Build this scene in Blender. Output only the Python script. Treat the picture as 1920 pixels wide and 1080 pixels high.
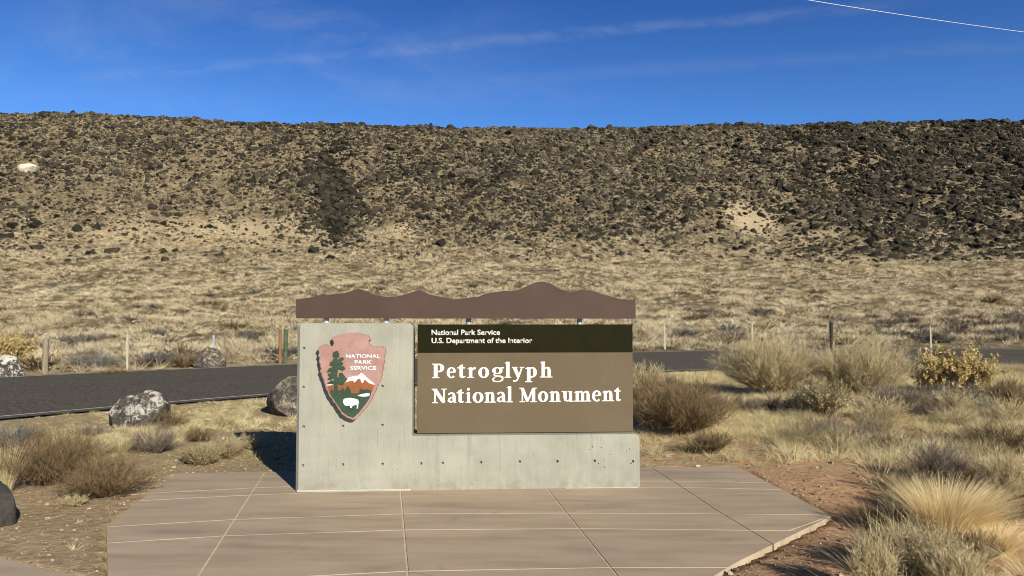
import bpy, bmesh, math, random
import numpy as np
from mathutils import Vector, Matrix
from mathutils.geometry import delaunay_2d_cdt
random.seed(7); rng = np.random.default_rng(7)
for o in list(bpy.data.objects): bpy.data.objects.remove(o)
scene = bpy.context.scene
COL = scene.collection
rad = math.radians

# ------------------------------------------------------------------ camera, sky, sun, exposure
F = 1400.0; EYE = 1.6; PITCH = math.atan(60/F)
cam = bpy.data.cameras.new('camera'); camo = bpy.data.objects.new('camera', cam); COL.objects.link(camo)
cam.sensor_width = 36; cam.lens = F/1920*36; cam.clip_start = .05; cam.clip_end = 6000
camo.location = (0, 0, EYE); camo.rotation_euler = (math.pi/2+PITCH, 0, 0)
scene.camera = camo
scene.view_settings.view_transform = 'Standard'; scene.view_settings.look = 'None'
scene.view_settings.exposure = 0.25; scene.view_settings.gamma = 1
scene.cycles.filter_width = 1.0

SUN_TO = Vector((1.65, -3.07, 0)).normalized()*math.cos(rad(24.3)) + Vector((0, 0, math.sin(rad(24.3))))
sl = bpy.data.lights.new('sun', 'SUN'); sl.energy = 5.0; sl.angle = rad(.5); sl.color = (1, .92, .79)
so = bpy.data.objects.new('sun', sl); COL.objects.link(so)
so.rotation_euler = SUN_TO.to_track_quat('Z', 'Y').to_euler(); so.location = (20, -30, 30)

class NT:
    def __init__(s, tree): s.t = tree; s.n = tree.nodes; s.l = tree.links; s.n.clear()
    def node(s, typ, ins=None, **kw):
        nd = s.n.new(typ)
        for k, v in kw.items(): setattr(nd, k, v)
        for k, v in (ins or {}).items(): s.set(nd.inputs[k], v)
        return nd
    def set(s, inp, v):
        if isinstance(v, bpy.types.NodeSocket): s.l.new(v, inp)
        elif isinstance(v, (tuple, list)) and inp.type == 'RGBA' and len(v) == 3: inp.default_value = (*v, 1)
        else: inp.default_value = v
    def math(s, op, a, b=0.0, clamp=False):
        nd = s.n.new('ShaderNodeMath'); nd.operation = op; nd.use_clamp = clamp
        s.set(nd.inputs[0], a); s.set(nd.inputs[1], b); return nd.outputs[0]
    def noise(s, scale, vec=None, detail=4, rough=.55, dist=0.0, out='Fac'):
        nd = s.n.new('ShaderNodeTexNoise'); nd.inputs['Scale'].default_value = scale
        nd.inputs['Detail'].default_value = detail; nd.inputs['Roughness'].default_value = rough
        nd.inputs['Distortion'].default_value = dist
        if vec is not None: s.l.new(vec, nd.inputs['Vector'])
        return nd.outputs[out]
    def ramp(s, fac, stops, interp='LINEAR'):
        nd = s.n.new('ShaderNodeValToRGB'); r = nd.color_ramp; r.interpolation = interp
        while len(r.elements) < len(stops): r.elements.new(.5)
        for e, (p, c) in zip(r.elements, stops):
            e.position = p; e.color = (c, c, c, 1) if isinstance(c, (int, float)) else (*c, 1)
        s.l.new(fac, nd.inputs[0]); return nd.outputs[0]
    def mix(s, fac, a, b, blend='MIX'):
        nd = s.n.new('ShaderNodeMix'); nd.data_type = 'RGBA'; nd.blend_type = blend
        s.set(nd.inputs[0], fac); s.set(nd.inputs[6], a); s.set(nd.inputs[7], b); return nd.outputs[2]
    def maprange(s, v, a, b, c=0.0, d=1.0, smooth=True):
        nd = s.n.new('ShaderNodeMapRange'); nd.interpolation_type = 'SMOOTHSTEP' if smooth else 'LINEAR'
        s.set(nd.inputs[0], v)
        for i, q in enumerate((a, b, c, d)): nd.inputs[i+1].default_value = q
        return nd.outputs[0]
    def scaled(s, vec, sc):
        nd = s.n.new('ShaderNodeVectorMath'); nd.operation = 'MULTIPLY'; s.l.new(vec, nd.inputs[0]); nd.inputs[1].default_value = sc
        return nd.outputs[0]

def raydir(u, v):
    X = (u-960)/F; Z = (540-v)/F; c, s = math.cos(PITCH), math.sin(PITCH)
    return Vector((X, c-Z*s, s+Z*c))

world = bpy.data.worlds.new('World'); scene.world = world; world.use_nodes = True
w = NT(world.node_tree)
sky = w.node('ShaderNodeTexSky', sky_type='NISHITA', sun_disc=False, sun_elevation=rad(24.3),
             sun_rotation=math.atan2(SUN_TO.x, SUN_TO.y), altitude=1600, air_density=1.0, dust_density=.0, ozone_density=3.0)
hs = w.node('ShaderNodeHueSaturation', {'Color': sky.outputs[0], 'Saturation': 1.0, 'Value': 1.0, 'Hue': .5})
tc = w.node('ShaderNodeTexCoord').outputs['Generated']
_sz = w.node('ShaderNodeSeparateXYZ', {0: tc}).outputs[2]
_g = w.ramp(w.math('MULTIPLY', _sz, 1.0, True), [(0, (.56, .93, 1.36)), (.25, (.54, .92, 1.40)), (.40, (.31, .62, 1.12)), (.58, (.15, .19, .25)), (1, (.10, .11, .12))])
skyb = w.mix(1.0, hs.outputs[0], _g, 'MULTIPLY')
def streak(a, b, width, nscale, strength, lo, hi, u0, u1, wob=.012):
    n = raydir(*a).cross(raydir(*b)).normalized()
    d = w.node('ShaderNodeVectorMath', operation='DOT_PRODUCT'); w.l.new(tc, d.inputs[0]); d.inputs[1].default_value = n
    wn = w.math('MULTIPLY', w.math('SUBTRACT', w.noise(7, tc, 3), .5), wob*2)
    dd = w.math('ABSOLUTE', w.math('ADD', d.outputs['Value'], wn))
    core = w.maprange(dd, 0, width, 1, 0)
    st = w.noise(nscale, w.scaled(tc, (1, 1, 2.6)), 6, .65, .6)
    st = w.maprange(st, lo, hi)
    sx = w.node('ShaderNodeSeparateXYZ', {0: tc}).outputs
    az = w.math('DIVIDE', sx[0], sx[1])
    m = w.math('MULTIPLY', w.maprange(az, (u0-960)/F-.15, (u0-960)/F+.1), w.maprange(az, (u1-960)/F-.1, (u1-960)/F+.3, 1, 0))
    return w.math('MULTIPLY', w.math('MULTIPLY', w.math('MULTIPLY', core, st), m), strength)
s1 = streak((200, 145), (1540, 20), .011, 18, .11, .30, .62, 200, 1500, .006)
s2 = streak((700, 165), (1900, 85), .014, 9, .05, .30, .6, 800, 2100, .005)
s3 = streak((0, 120), (900, 60), .13, 5, .15, .42, .75, -200, 700, .02)
s4 = streak((200, 185), (1300, 170), .04, 6, .06, .35, .7, 0, 1100, .01)
cl = w.math('ADD', w.math('ADD', s1, s2), w.math('ADD', s3, s4), True)
skyc = w.mix(cl, skyb, (5.5, 6.0, 6.8))
bg = w.node('ShaderNodeBackground', {'Color': skyc, 'Strength': .084})
w.node('ShaderNodeOutputWorld', {'Surface': bg.outputs[0]})

# ------------------------------------------------------------------ helpers
def tag(o, label=None, cat=None, group=None, kind=None):
    for k, v in (('label', label), ('category', cat), ('group', group), ('kind', kind)):
        if v: o[k] = v
    return o
def link(name, me, m=None, parent=None, loc=None):
    o = bpy.data.objects.new(name, me); COL.objects.link(o)
    if m is not None:
        me.materials.clear(); me.materials.append(m)
    if parent is not None: o.parent = parent
    if loc is not None: o.location = loc
    return o
def npmesh(name, V, T, tint=None, smooth=False):
    me = bpy.data.meshes.new(name)
    V = np.asarray(V, np.float32); T = np.asarray(T, np.int32)
    me.vertices.add(len(V)); me.vertices.foreach_set('co', V.ravel())
    me.loops.add(T.size); me.loops.foreach_set('vertex_index', T.ravel())
    me.polygons.add(len(T)); k = T.shape[1]
    me.polygons.foreach_set('loop_start', np.arange(0, T.size, k, dtype=np.int32))
    me.polygons.foreach_set('loop_total', np.full(len(T), k, np.int32))
    me.polygons.foreach_set('use_smooth', np.full(len(T), smooth, bool))
    if tint is not None:
        a = me.attributes.new('tint', 'FLOAT', 'POINT'); a.data.foreach_set('value', np.asarray(tint, np.float32))
    me.update(calc_edges=True); return me
def principled(name, build, rough=.9, spec=.2, metallic=0.0):   # every surface is procedural
    m = bpy.data.materials.new(name); m.use_nodes = True; t = NT(m.node_tree)
    pos = t.node('ShaderNodeNewGeometry').outputs['Position']
    p = t.node('ShaderNodeBsdfPrincipled', {'Roughness': rough, 'Specular IOR Level': spec, 'Metallic': metallic})
    t.node('ShaderNodeOutputMaterial', {'Surface': p.outputs[0]})
    r = build(t, pos, p)
    if r is not None: t.set(p.inputs['Base Color'], r)
    return m
def bump(t, p, h, strength=.5, dist=.02):
    b = t.node('ShaderNodeBump', {'Height': h, 'Strength': strength, 'Distance': dist}); t.l.new(b.outputs[0], p.inputs['Normal'])

_tab = np.random.default_rng(3).random((256, 256))
def vnoise(x, y, sc):
    x = np.asarray(x)/sc+1000; y = np.asarray(y)/sc+1000
    i = np.floor(x).astype(int); j = np.floor(y).astype(int); fx = x-i; fy = y-j
    fx = fx*fx*(3-2*fx); fy = fy*fy*(3-2*fy)
    g = lambda a, b: _tab[a % 256, b % 256]
    return (g(i, j)*(1-fx)+g(i+1, j)*fx)*(1-fy)+(g(i, j+1)*(1-fx)+g(i+1, j+1)*fx)*fy-.5
def fbm(x, y, sc, o=4):
    r = 0
    for k in range(o): r = r+vnoise(x+k*17.3, y-k*9.1, sc/2**k)/2**k
    return r

# ------------------------------------------------------------------ terrain height
KY = [-3000, 0, 26, 36, 50, 70, 100, 125, 140, 150, 160, 175, 190, 199, 205, 215, 400, 4000]
KZ = [0, 0, 0, .12, .6, 2.1, 5.9, 10.7, 15, 20, 26, 36, 46.5, 52.2, 54.3, 55, 56, 60]
_yy = np.arange(-60, 460, .5); _zz = np.interp(_yy, KY, KZ)
_k = np.hanning(13); _k /= _k.sum(); _zz[6:-6] = np.convolve(_zz, _k, 'same')[6:-6]
SU = [-600, 0, 150, 300, 450, 700, 850, 1000, 1180, 1400, 1600, 1920, 2600]
SV = [214, 214, 213, 219, 229, 233, 237, 240, 239, 235, 231, 229, 226]
def tanel(v):
    d = raydir(960, v); return d.z/d.y
RX = [204*(u-960)/F for u in SU]; RZ = [EYE+204*tanel(v) for v in SV]
def hs_(x, y):
    x = np.asarray(x, float); y = np.asarray(y, float)
    z = np.where((y > -50) & (y < 450), np.interp(y, _yy, _zz), np.interp(y, KY, KZ))
    rim = np.interp(x*204/np.maximum(y, 204), RX, RZ)
    z = np.where(z > 15, 15+(z-15)*(rim-15)/(54.2-15), z)
    return z
def march(u, v, maxd=600):
    d = raydir(u, v); t = 1.0; o = Vector((0, 0, EYE)); prev = t
    while t < maxd:
        p = o+d*t
        if p.z < float(hs_(p.x, p.y)):
            a, b = prev, t
            for _ in range(30):
                m = (a+b)/2; p = o+d*m
                if p.z < float(hs_(p.x, p.y)): b = m
                else: a = m
            return o+d*b
        prev = t; t += max(.05, t*.01)
    return o+d*maxd
def flat(u, v, z=0.0):
    d = raydir(u, v); return Vector((0, 0, EYE))+d*((z-EYE)/d.z)
def proj(x, y, z):
    c, s = math.cos(PITCH), math.sin(PITCH); zz = z-EYE
    dep = y*c+zz*s; up = -y*s+zz*c
    return 960+F*x/dep, 540-F*up/dep

# road edges
NE = [march(u, v) for u, v in ((0, 784), (180, 773), (300, 762), (500, 742), (1240, 697), (1400, 693), (1740, 687), (1920, 685))]
FE = [march(u, v) for u, v in ((0, 706), (240, 697), (400, 690), (550, 682), (1240, 658), (1400, 656), (1640, 655), (1920, 654))]
def polyf(P, deg=3):
    x = np.array([p.x for p in P]); y = np.array([p.y for p in P]); c = np.polyfit(x, y, deg); a, b = x.min(), x.max(); dc = np.polyder(c)
    def f(q):
        q = np.asarray(q, float); qc = np.clip(q, a, b); return np.polyval(c, qc)+np.polyval(dc, qc)*(q-qc)
    return f
near_f = polyf(NE); far_f = polyf(FE)
def road_mask(x, y, pad=0.0):   # 1 inside road
    return (y > near_f(x)-pad) & (y < far_f(x)+pad)
def road_dist(x, y):
    return np.maximum(near_f(x)-y, y-far_f(x))*.75
PAD = [flat(*q) for q in ((200, 985), (331, 887), (1382, 874), (1560, 967), (1385, 1052), (1210, 1155), (900, 1230), (205, 1230))]
PADA = np.array([(p.x, p.y) for p in PAD])
def poly_dist(x, y, P):          # signed distance, negative inside
    x = np.asarray(x, float); y = np.asarray(y, float)
    d = np.full(x.shape, 1e9); ins = np.zeros(x.shape, bool); n = len(P)
    for i in range(n):
        ax, ay = P[i]; bx, by = P[(i+1) % n]; ex, ey = bx-ax, by-ay
        t = np.clip(((x-ax)*ex+(y-ay)*ey)/(ex*ex+ey*ey), 0, 1)
        d = np.minimum(d, np.hypot(x-ax-t*ex, y-ay-t*ey))
        with np.errstate(divide='ignore', invalid='ignore'):
            c = ((ay > y) != (by > y)) & (x < (bx-ax)*(y-ay)/(by-ay)+ax)
        ins ^= c
    return np.where(ins, -d, d)
PATH = [flat(*q) for q in ((-400, 985), (0, 1046), (170, 1087), (420, 1190), (-400, 1500))]
PATHA = np.array([(p.x, p.y) for p in PATH])
def height(x, y):
    x = np.asarray(x, float); y = np.asarray(y, float)
    z = hs_(x, y)
    rd = road_dist(x, y); rm = np.clip(rd/1.5, 0, 1)
    inr = rd < .15
    far = np.clip((y-30)/60, 0, 1)
    mesa = np.clip((y-135)/20, 0, 1)*np.clip((260-y)/50, 0, 1)
    n = fbm(x, y, 1.1, 4)*.05+fbm(x, y, 5, 3)*.10*np.clip((y-9)/6, 0, 1)
    n = n+far*(fbm(x, y, 9, 4)*.7)+mesa*(fbm(x, y*.35, 11, 4)*2.0*np.clip((205-y)/30, .15, 1)+fbm(x, y, 2.2, 2)*.5)
    z = z+n*rm
    z = np.where(inr, z-.05, z)
    pd = np.minimum(poly_dist(x, y, PADA), poly_dist(x, y, PATHA))
    k = np.clip(pd/.5, 0, 1); side = np.clip((x-1.2)/1.5, 0, 1)*np.clip((6.4-y)/1.2, 0, 1)
    edge = -.012-.06*side
    z = np.where(pd < 0, -.10, z*k+(1-k)*edge+np.minimum(k*3, 1)*(1-k)*n*.5)
    chute = np.exp(-((x-(-.245*y-.02*(170-y)))/(4.0))**2)*mesa*np.clip((200-y)/20, 0, 1)
    return z-chute*1.0

def spaced(a, b, near_lo, near_hi, step, grow):
    r = list(np.arange(near_lo, near_hi, step)); s = step; q = near_hi
    while q < b: r.append(q); s *= grow; q += s
    r.append(b); s = step; q = near_lo; L = []
    while q > a: s *= grow; q -= s; L.append(max(q, a))
    return np.array(L[::-1]+r)
gx = spaced(-2500, 2500, -9, 9, .07, 1.035)
gy1 = np.arange(3.2, 14, .05); gy2 = 14+np.cumsum(np.linspace(.05, .55, 420)); gy3 = np.arange(gy2[-1]+.6, 235, .8)
gy = np.concatenate([[-2500, -800, -200, -60, -20, -8, 0, 2, 3], gy1, gy2, gy3, [245, 270, 320, 420, 700, 1300, 2500, 4500]])
GX, GY = np.meshgrid(gx, gy); GZ = height(GX, GY)
nx, ny = len(gx), len(gy)
ii = (np.arange(ny-1)[:, None]*nx+np.arange(nx-1)[None]).ravel()
ground_me = npmesh('ground', np.stack([GX.ravel(), GY.ravel(), GZ.ravel()], 1), np.stack([ii, ii+1, ii+nx+1, ii+nx], 1), smooth=True)

def m_ground(t, pos, p):
    s = t.node('ShaderNodeSeparateXYZ', {0: pos}).outputs
    n1 = t.noise(1.3, pos, 6, .6); n2 = t.noise(14, pos, 5, .65); n3 = t.noise(70, pos, 3, .6)
    tan = t.ramp(n2, [(.3, (0.2862, 0.2060, 0.1200)), (.55, (0.4134, 0.3141, 0.1900)), (.75, (0.5300, 0.4120, 0.2600))])
    red = t.ramp(n2, [(.3, (0.4224, 0.2438, 0.1250)), (.55, (0.5888, 0.3625, 0.2063)), (.75, (0.7424, 0.5125, 0.3125))])
    fx = t.maprange(t.math('ADD', s[0], t.math('MULTIPLY', n1, 3)), 1.5, 4.5)
    soil = t.mix(fx, tan, red)
    speck = t.math('MULTIPLY', t.maprange(n3, .60, .68), .5)
    soil = t.mix(speck, soil, (.50, .42, .30))
    # straw litter away from the pad
    lit = t.maprange(t.noise(3.2, pos, 5, .7), .40, .58)
    ly = t.maprange(s[1], 7.2, 9.0)
    straw = t.ramp(t.noise(24, pos, 4, .7), [(.3, (.17, .13, .07)), (.5, (.40, .33, .18)), (.7, (.64, .56, .34))])
    c = t.mix(t.math('MULTIPLY', lit, ly), soil, straw)
    # plain
    pl = t.ramp(t.noise(1.1, t.scaled(pos, (1, .5, 1)), 7, .72), [(.32, (.09, .068, .042)), (.47, (.19, .152, .09)), (.60, (.30, .25, .155)), (.8, (.40, .34, .215))])
    c = t.mix(t.maprange(s[1], 24, 40), c, pl)
    ms = t.ramp(t.noise(.9, pos, 6, .7), [(.32, (.07, .052, .032)), (.5, (.19, .15, .09)), (.72, (.38, .31, .19))])
    for (uu, vv), rr in (((1408, 412), (6.5, 9)), ((1530, 445), (5.5, 4)), ((735, 440), (7, 6)), ((400, 440), (30, 10)), ((1760, 432), (5, 4))):
        q = march(uu, vv); dx = t.math('DIVIDE', t.math('SUBTRACT', s[0], q.x), rr[0]); dy = t.math('DIVIDE', t.math('SUBTRACT', s[1], q.y), rr[1])
        dd = t.math('ADD', t.math('MULTIPLY', dx, dx), t.math('MULTIPLY', dy, dy)); dd = t.math('ADD', dd, t.math('MULTIPLY', t.noise(.3, pos, 5, .7), 1.2))
        ms = t.mix(t.maprange(dd, .7, 1.7, .85, 0), ms, (.47, .375, .235))
    c = t.mix(t.maprange(s[1], 128, 150), c, ms)
    h = t.math('ADD', n2, t.math('MULTIPLY', n3, .35)); bump(t, p, h, .7, .03)
    return c
M_ground = principled('soil_and_straw', m_ground, 1.0, .05)
tag(link('ground', ground_me, M_ground), kind='structure')

# road
M_asph = principled('asphalt', lambda t, pos, p: (bump(t, p, t.noise(60, pos, 3, .7), .5, .01),
    t.mix(t.maprange(t.noise(.5, t.scaled(pos, (1, 2, 1)), 4, .6), .35, .65, 0, .5),
          t.ramp(t.noise(15, pos, 5, .8), [(.36, (0.0447, 0.0409, 0.0348)), (.5, (0.0969, 0.0881, 0.0720)), (.62, (0.2111, 0.1925, 0.1552))]), (0.1242, 0.1118, 0.0906)))[1], .95, .08)
M_line = principled('worn_road_paint', lambda t, pos, p: t.ramp(t.noise(9, pos, 5, .7), [(.3, (.20, .19, .16)), (.45, (.50, .48, .41)), (.7, (.62, .6, .52))]), 1.0, 0)
M_faint = principled('faded_road_paint', lambda t, pos, p: t.ramp(t.noise(9, pos, 5, .7), [(.4, (.085, .08, .065)), (.62, (.2, .17, .10))]), .8)
def Npt(t): x = -26+t*100; return np.array([x, near_f(x)])
def Fpt(t):
    x = -26+t*100; a = np.clip((x+9)/27, -1.2, 1); x2 = x-8+7*a; return np.array([x2, far_f(x2)])
TS = np.linspace(0, 1, 400)
def strip(name, a0, a1, m, dz, t0=0, t1=1, seg=10):
    V = []; 
    ts = TS[(TS >= t0) & (TS <= t1)]
    for t in ts:
        A, B = Npt(t), Fpt(t); L = np.linalg.norm(B-A)
        fa = a0(L) if callable(a0) else a0/L; fb = a1(L) if callable(a1) else a1/L
        for k in range(seg+1):
            f = fa+(fb-fa)*k/seg; P = A+(B-A)*f
            V.append((P[0], P[1], float(hs_(P[0], P[1]))+dz))
    T = [(i*(seg+1)+k, (i+1)*(seg+1)+k, (i+1)*(seg+1)+k+1, i*(seg+1)+k+1) for i in range(len(ts)-1) for k in range(seg)]
    V = np.array(V); T = np.array(T)[:, ::-1]
    return link(name, npmesh(name, V, T), m)
tag(strip('road', 0, lambda L: 1, M_asph, .012), kind='structure')
tag(strip('road_edge_line', .30, .39, M_line, .016, seg=1), kind='structure')
tag(strip('far_edge_line', lambda L: 1-.40/L, lambda L: 1-.27/L, M_line, .017, seg=1), kind='structure')
tag(strip('road_centre_line', lambda L: .5, lambda L: .5+.10/L, M_faint, .0165, 0, .45, seg=1), kind='structure')
M_black = principled('near_black', lambda t, pos, p: t.ramp(t.noise(20, pos), [(.3, (.012, .012, .012)), (.7, (.03, .03, .03))]), .6)
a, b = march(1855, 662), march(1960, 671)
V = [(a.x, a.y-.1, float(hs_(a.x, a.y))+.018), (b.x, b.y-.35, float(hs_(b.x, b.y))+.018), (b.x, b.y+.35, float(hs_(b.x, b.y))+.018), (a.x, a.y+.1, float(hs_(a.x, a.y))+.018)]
tag(link('dark_strip', npmesh('dark_strip', V, [(0, 1, 2, 3)]), M_black), kind='structure')  # near-black strip laid just above the asphalt, narrowing to the left

# ------------------------------------------------------------------ 2D polygon union -> flat or extruded plate
def area2(P): return sum(P[k][0]*P[(k+1) % len(P)][1]-P[(k+1) % len(P)][0]*P[k][1] for k in range(len(P)))
def union_tris(polys):
    vs, fs = [], []
    for P in polys:
        if len(P) == 4:
            parts = [[P[0], P[1], P[2]], [P[0], P[2], P[3]]]
        else: parts = [P]
        for P in parts:
            A_ = area2(P)
            if abs(A_) < 1e-8: continue
            if A_ < 0: P = P[::-1]
            i0 = len(vs); vs += [Vector((q[0], q[1])) for q in P]; fs.append(list(range(i0, i0+len(P))))
    for P in []:
        i0 = len(vs); vs += [Vector(q) for q in P]; fs.append(list(range(i0, i0+len(P))))
    r = delaunay_2d_cdt(vs, [], fs, 0, 2e-6)
    ov, oe, of, _, _, off = r
    return [tuple(q) for q in ov], [f for f, o in zip(of, off) if len(o) > 0]
def plate(name, polys, d0, d1, m, parent, smooth=False, bev=0):
    """polys in sign coordinates (s, z); d0 = front depth, d1 = back depth"""
    V, T = union_tris(polys); n = len(V)
    co = [(x, d0, z) for x, z in V]+[(x, d1, z) for x, z in V]
    bm = bmesh.new(); bv = [bm.verts.new(c) for c in co]
    ed = {}
    for f in T:
        for a, b in zip(f, f[1:]+f[:1] if isinstance(f, list) else f[1:]+f[:1]): ed[(a, b)] = ed.get((a, b), 0)+1
        try:
            bm.faces.new([bv[i] for i in f]); bm.faces.new([bv[i+n] for i in reversed(f)])
        except ValueError: pass
    for (a, b) in ed:
        if (b, a) not in ed:
            try: bm.faces.new([bv[b], bv[a], bv[a+n], bv[b+n]])
            except ValueError: pass
    bmesh.ops.delete(bm, geom=[v for v in bm.verts if not v.link_faces], context='VERTS')
    bmesh.ops.recalc_face_normals(bm, faces=bm.faces)
    me = bpy.data.meshes.new(name); bm.to_mesh(me); bm.free()
    return link(name, me, m, parent)

# ------------------------------------------------------------------ sign
P0 = flat(553, 922); P1 = flat(1201, 914); ex = (P1-P0); W = ex.length; ex.normalize(); ey = Vector((-ex.y, ex.x, 0))
sign = bpy.data.objects.new('entrance_sign', None); COL.objects.link(sign)
sign.location = P0; sign.rotation_euler = (0, 0, math.atan2(ex.y, ex.x))
tag(sign, 'park entrance sign of L-shaped pale concrete with brown panel, arrowhead emblem and mountain cutout', 'sign')
def S(u, v, off=0.0):
    d = raydir(u, v); o = Vector((0, 0, EYE))-P0
    t = (off-o.dot(ey))/d.dot(ey); q = o+d*t
    return (q.dot(ex), q.z)
TH = .36
def m_conc(t, pos, p):
    tcn = t.node('ShaderNodeTexCoord').outputs['Object']
    s = t.node('ShaderNodeSeparateXYZ', {0: tcn}).outputs
    v1 = t.noise(1, t.scaled(tcn, (48, 5, 1.1)), 5, .65)
    v2 = t.noise(1, t.scaled(tcn, (90, 8, 3.0)), 3, .6)
    big = t.noise(2.2, tcn, 5, .6)
    base = t.ramp(big, [(.3, (.29, .288, .232)), (.5, (.345, .342, .272)), (.7, (.39, .385, .31))])
    c = t.mix(t.maprange(v1, .50, .72, 0, .38), base, (.40, .39, .33))
    c = t.mix(t.maprange(v2, .54, .72, 0, .28), c, (.20, .195, .165))
    run = t.math('MULTIPLY', t.maprange(t.noise(1, t.scaled(tcn, (14, 2, .8)), 5, .65), .52, .68), t.maprange(s[0], .75, 1.3, .25, .85))
    c = t.mix(t.math('MULTIPLY', run, .38), c, (.215, .212, .185))
    c = t.mix(t.math('MULTIPLY', t.maprange(t.noise(1, t.scaled(tcn, (60, 5, 1.6)), 4, .7), .60, .70), .45), c, (.14, .14, .12))
    c = t.mix(t.maprange(t.noise(45, tcn, 3, .7), .62, .74, 0, .6), c, (.17, .16, .13))
    c = t.mix(t.maprange(t.noise(5, tcn, 6, .7), .56, .72, 0, .45), c, (.25, .24, .20))
    c = t.mix(t.math('MULTIPLY', t.maprange(s[2], .02, .16, 1, 0), t.maprange(t.noise(9, tcn, 5, .7), .42, .62, 0, .55)), c, (.25, .205, .15))
    bump(t, p, t.math('ADD', t.math('MULTIPLY', v1, .5), t.noise(70, tcn, 4, .7)), .35, .006)
    return c
M_conc = principled('board_marked_concrete', m_conc, .92, .2)
ztop = S(600, 606)[1]; sp = S(773, 700)[0]; zl = S(980, 816.5)[1]
def make_wall():
    O = [(0, -.01), (W, -.01), (W, zl), (sp, zl), (sp, ztop), (0, ztop)]
    bm = bmesh.new(); f = [bm.verts.new((x, 0, z)) for x, z in O]; b = [bm.verts.new((x, TH, z)) for x, z in O]
    bm.faces.new(f); bm.faces.new(b[::-1])
    for i in range(6):
        j = (i+1) % 6; bm.faces.new((f[j], f[i], b[i], b[j]))
    bmesh.ops.recalc_face_normals(bm, faces=bm.faces)
    E = [e for e in bm.edges if not all(v.co.z < 0 for v in e.verts) and not (all(abs(v.co.x-sp) < 1e-5 and abs(v.co.z-zl) < 1e-5 for v in e.verts))]
    bmesh.ops.bevel(bm, geom=E, offset=.03, segments=1, affect='EDGES', clamp_overlap=True)
    me = bpy.data.meshes.new('concrete_wall'); bm.to_mesh(me); bm.free(); return me
wall = link('concrete_wall', make_wall(), M_conc, sign)
HOLES = [(570, 653), (569, 726), (717, 724), (569, 800), (643, 799), (717, 797), (568, 873), (643, 871), (717, 870), (789.5, 869),
         (830, 868), (902, 867), (974.5, 865.5), (1045, 865), (1115, 864), (1187, 865)]
PITS = [(1106, 843, .0055), (1111, 838, .007), (1127, 839, .006), (1144, 852, .005), (1175, 846, .005), (1180, 842, .006), (1122, 869, .006), (1133, 862, .004),
        (1134, 876, .007), (1183, 869, .008), (1000, 850, .004), (930, 845, .004), (569, 619, .006), (690, 660, .004), (745, 880, .005), (610, 890, .004)]
cb = bmesh.new()
for (u, v), r in [((a, b), .0135) for a, b in HOLES]+[((a, b), r) for a, b, r in PITS]:
    x, z = S(u, v)
    mtx = Matrix.Translation((x, 0, z)) @ Matrix.Rotation(math.pi/2, 4, 'X') @ Matrix.Rotation(random.random()*6, 4, 'Z')
    bmesh.ops.create_cone(cb, cap_ends=True, segments=10, radius1=r*random.uniform(.8, 1.05), radius2=r, depth=r*4, matrix=mtx)
cm = bpy.data.meshes.new('cutter'); cb.to_mesh(cm); cb.free(); cutter = bpy.data.objects.new('cutter', cm); COL.objects.link(cutter); cutter.parent = sign
md = wall.modifiers.new('holes', 'BOOLEAN'); md.object = cutter; md.operation = 'DIFFERENCE'; md.solver = 'EXACT'
dg = bpy.context.evaluated_depsgraph_get(); dg.update()
nm = bpy.data.meshes.new_from_object(wall.evaluated_get(dg)); wall.modifiers.clear(); wall.data = nm; nm.name = 'concrete_wall'
bpy.data.objects.remove(cutter)

def flatcol(name, c, var=.12, rough=.6, spec=.3, sc=6, metallic=0.0):
    d = tuple(max(0, q*(1-var)) for q in c); e = tuple(min(1, q*(1+var)) for q in c)
    return principled(name, lambda t, pos, p: t.ramp(t.noise(sc, pos, 5, .6), [(.3, d), (.7, e)]), rough, spec, metallic)
M_olive = flatcol('dark_olive_paint', (.0145, .0138, .0045), .15, .8, .08)
M_tan = principled('tan_panel_paint', lambda t, pos, p: t.mix(t.maprange(t.noise(3.5, pos, 6, .7), .55, .75, 0, .35),
        t.ramp(t.noise(1.5, pos, 5, .6), [(.3, (0.1245, 0.0963, 0.0564)), (.7, (0.1494, 0.1179, 0.0730))]), (0.1784, 0.1494, 0.1013)), .8, .12)
M_brown = principled('rust_brown_paint', lambda t, pos, p: t.ramp(t.noise(2.5, pos, 5, .6), [(.3, (0.0666, 0.0394, 0.0292)), (.55, (0.0762, 0.0462, 0.0354)), (.75, (0.0986, 0.0510, 0.0408))]), .65, .25)
M_white = flatcol('white_lettering', (.78, .76, .68), .04, .6)
M_galv = principled('galvanised_steel', lambda t, pos, p: t.ramp(t.noise(20, pos, 3), [(.3, (.35, .37, .4)), (.7, (.5, .5, .5))]), .6, .4, .25)
M_pink = principled('arrowhead_pink', lambda t, pos, p: (bump(t, p, t.noise(9, pos, 5, .6), .5, .02),
        t.ramp(t.noise(7, pos, 5, .6), [(.3, (0.3010, 0.1720, 0.1419)), (.5, (0.3698, 0.2193, 0.1849)), (.72, (0.4300, 0.2666, 0.2279))]))[1], .75, .2)
M_dgreen = flatcol('emblem_green', (.040, .070, .042), .2, .7, .2, 14)
M_rust = flatcol('emblem_rust', (.27, .095, .035), .12, .7, .2, 14)
M_ewhite = flatcol('emblem_white', (.72, .72, .70), .04, .6)
M_metal_grey = flatcol('weld_grey', (.25, .25, .25), .2, .6)

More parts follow.
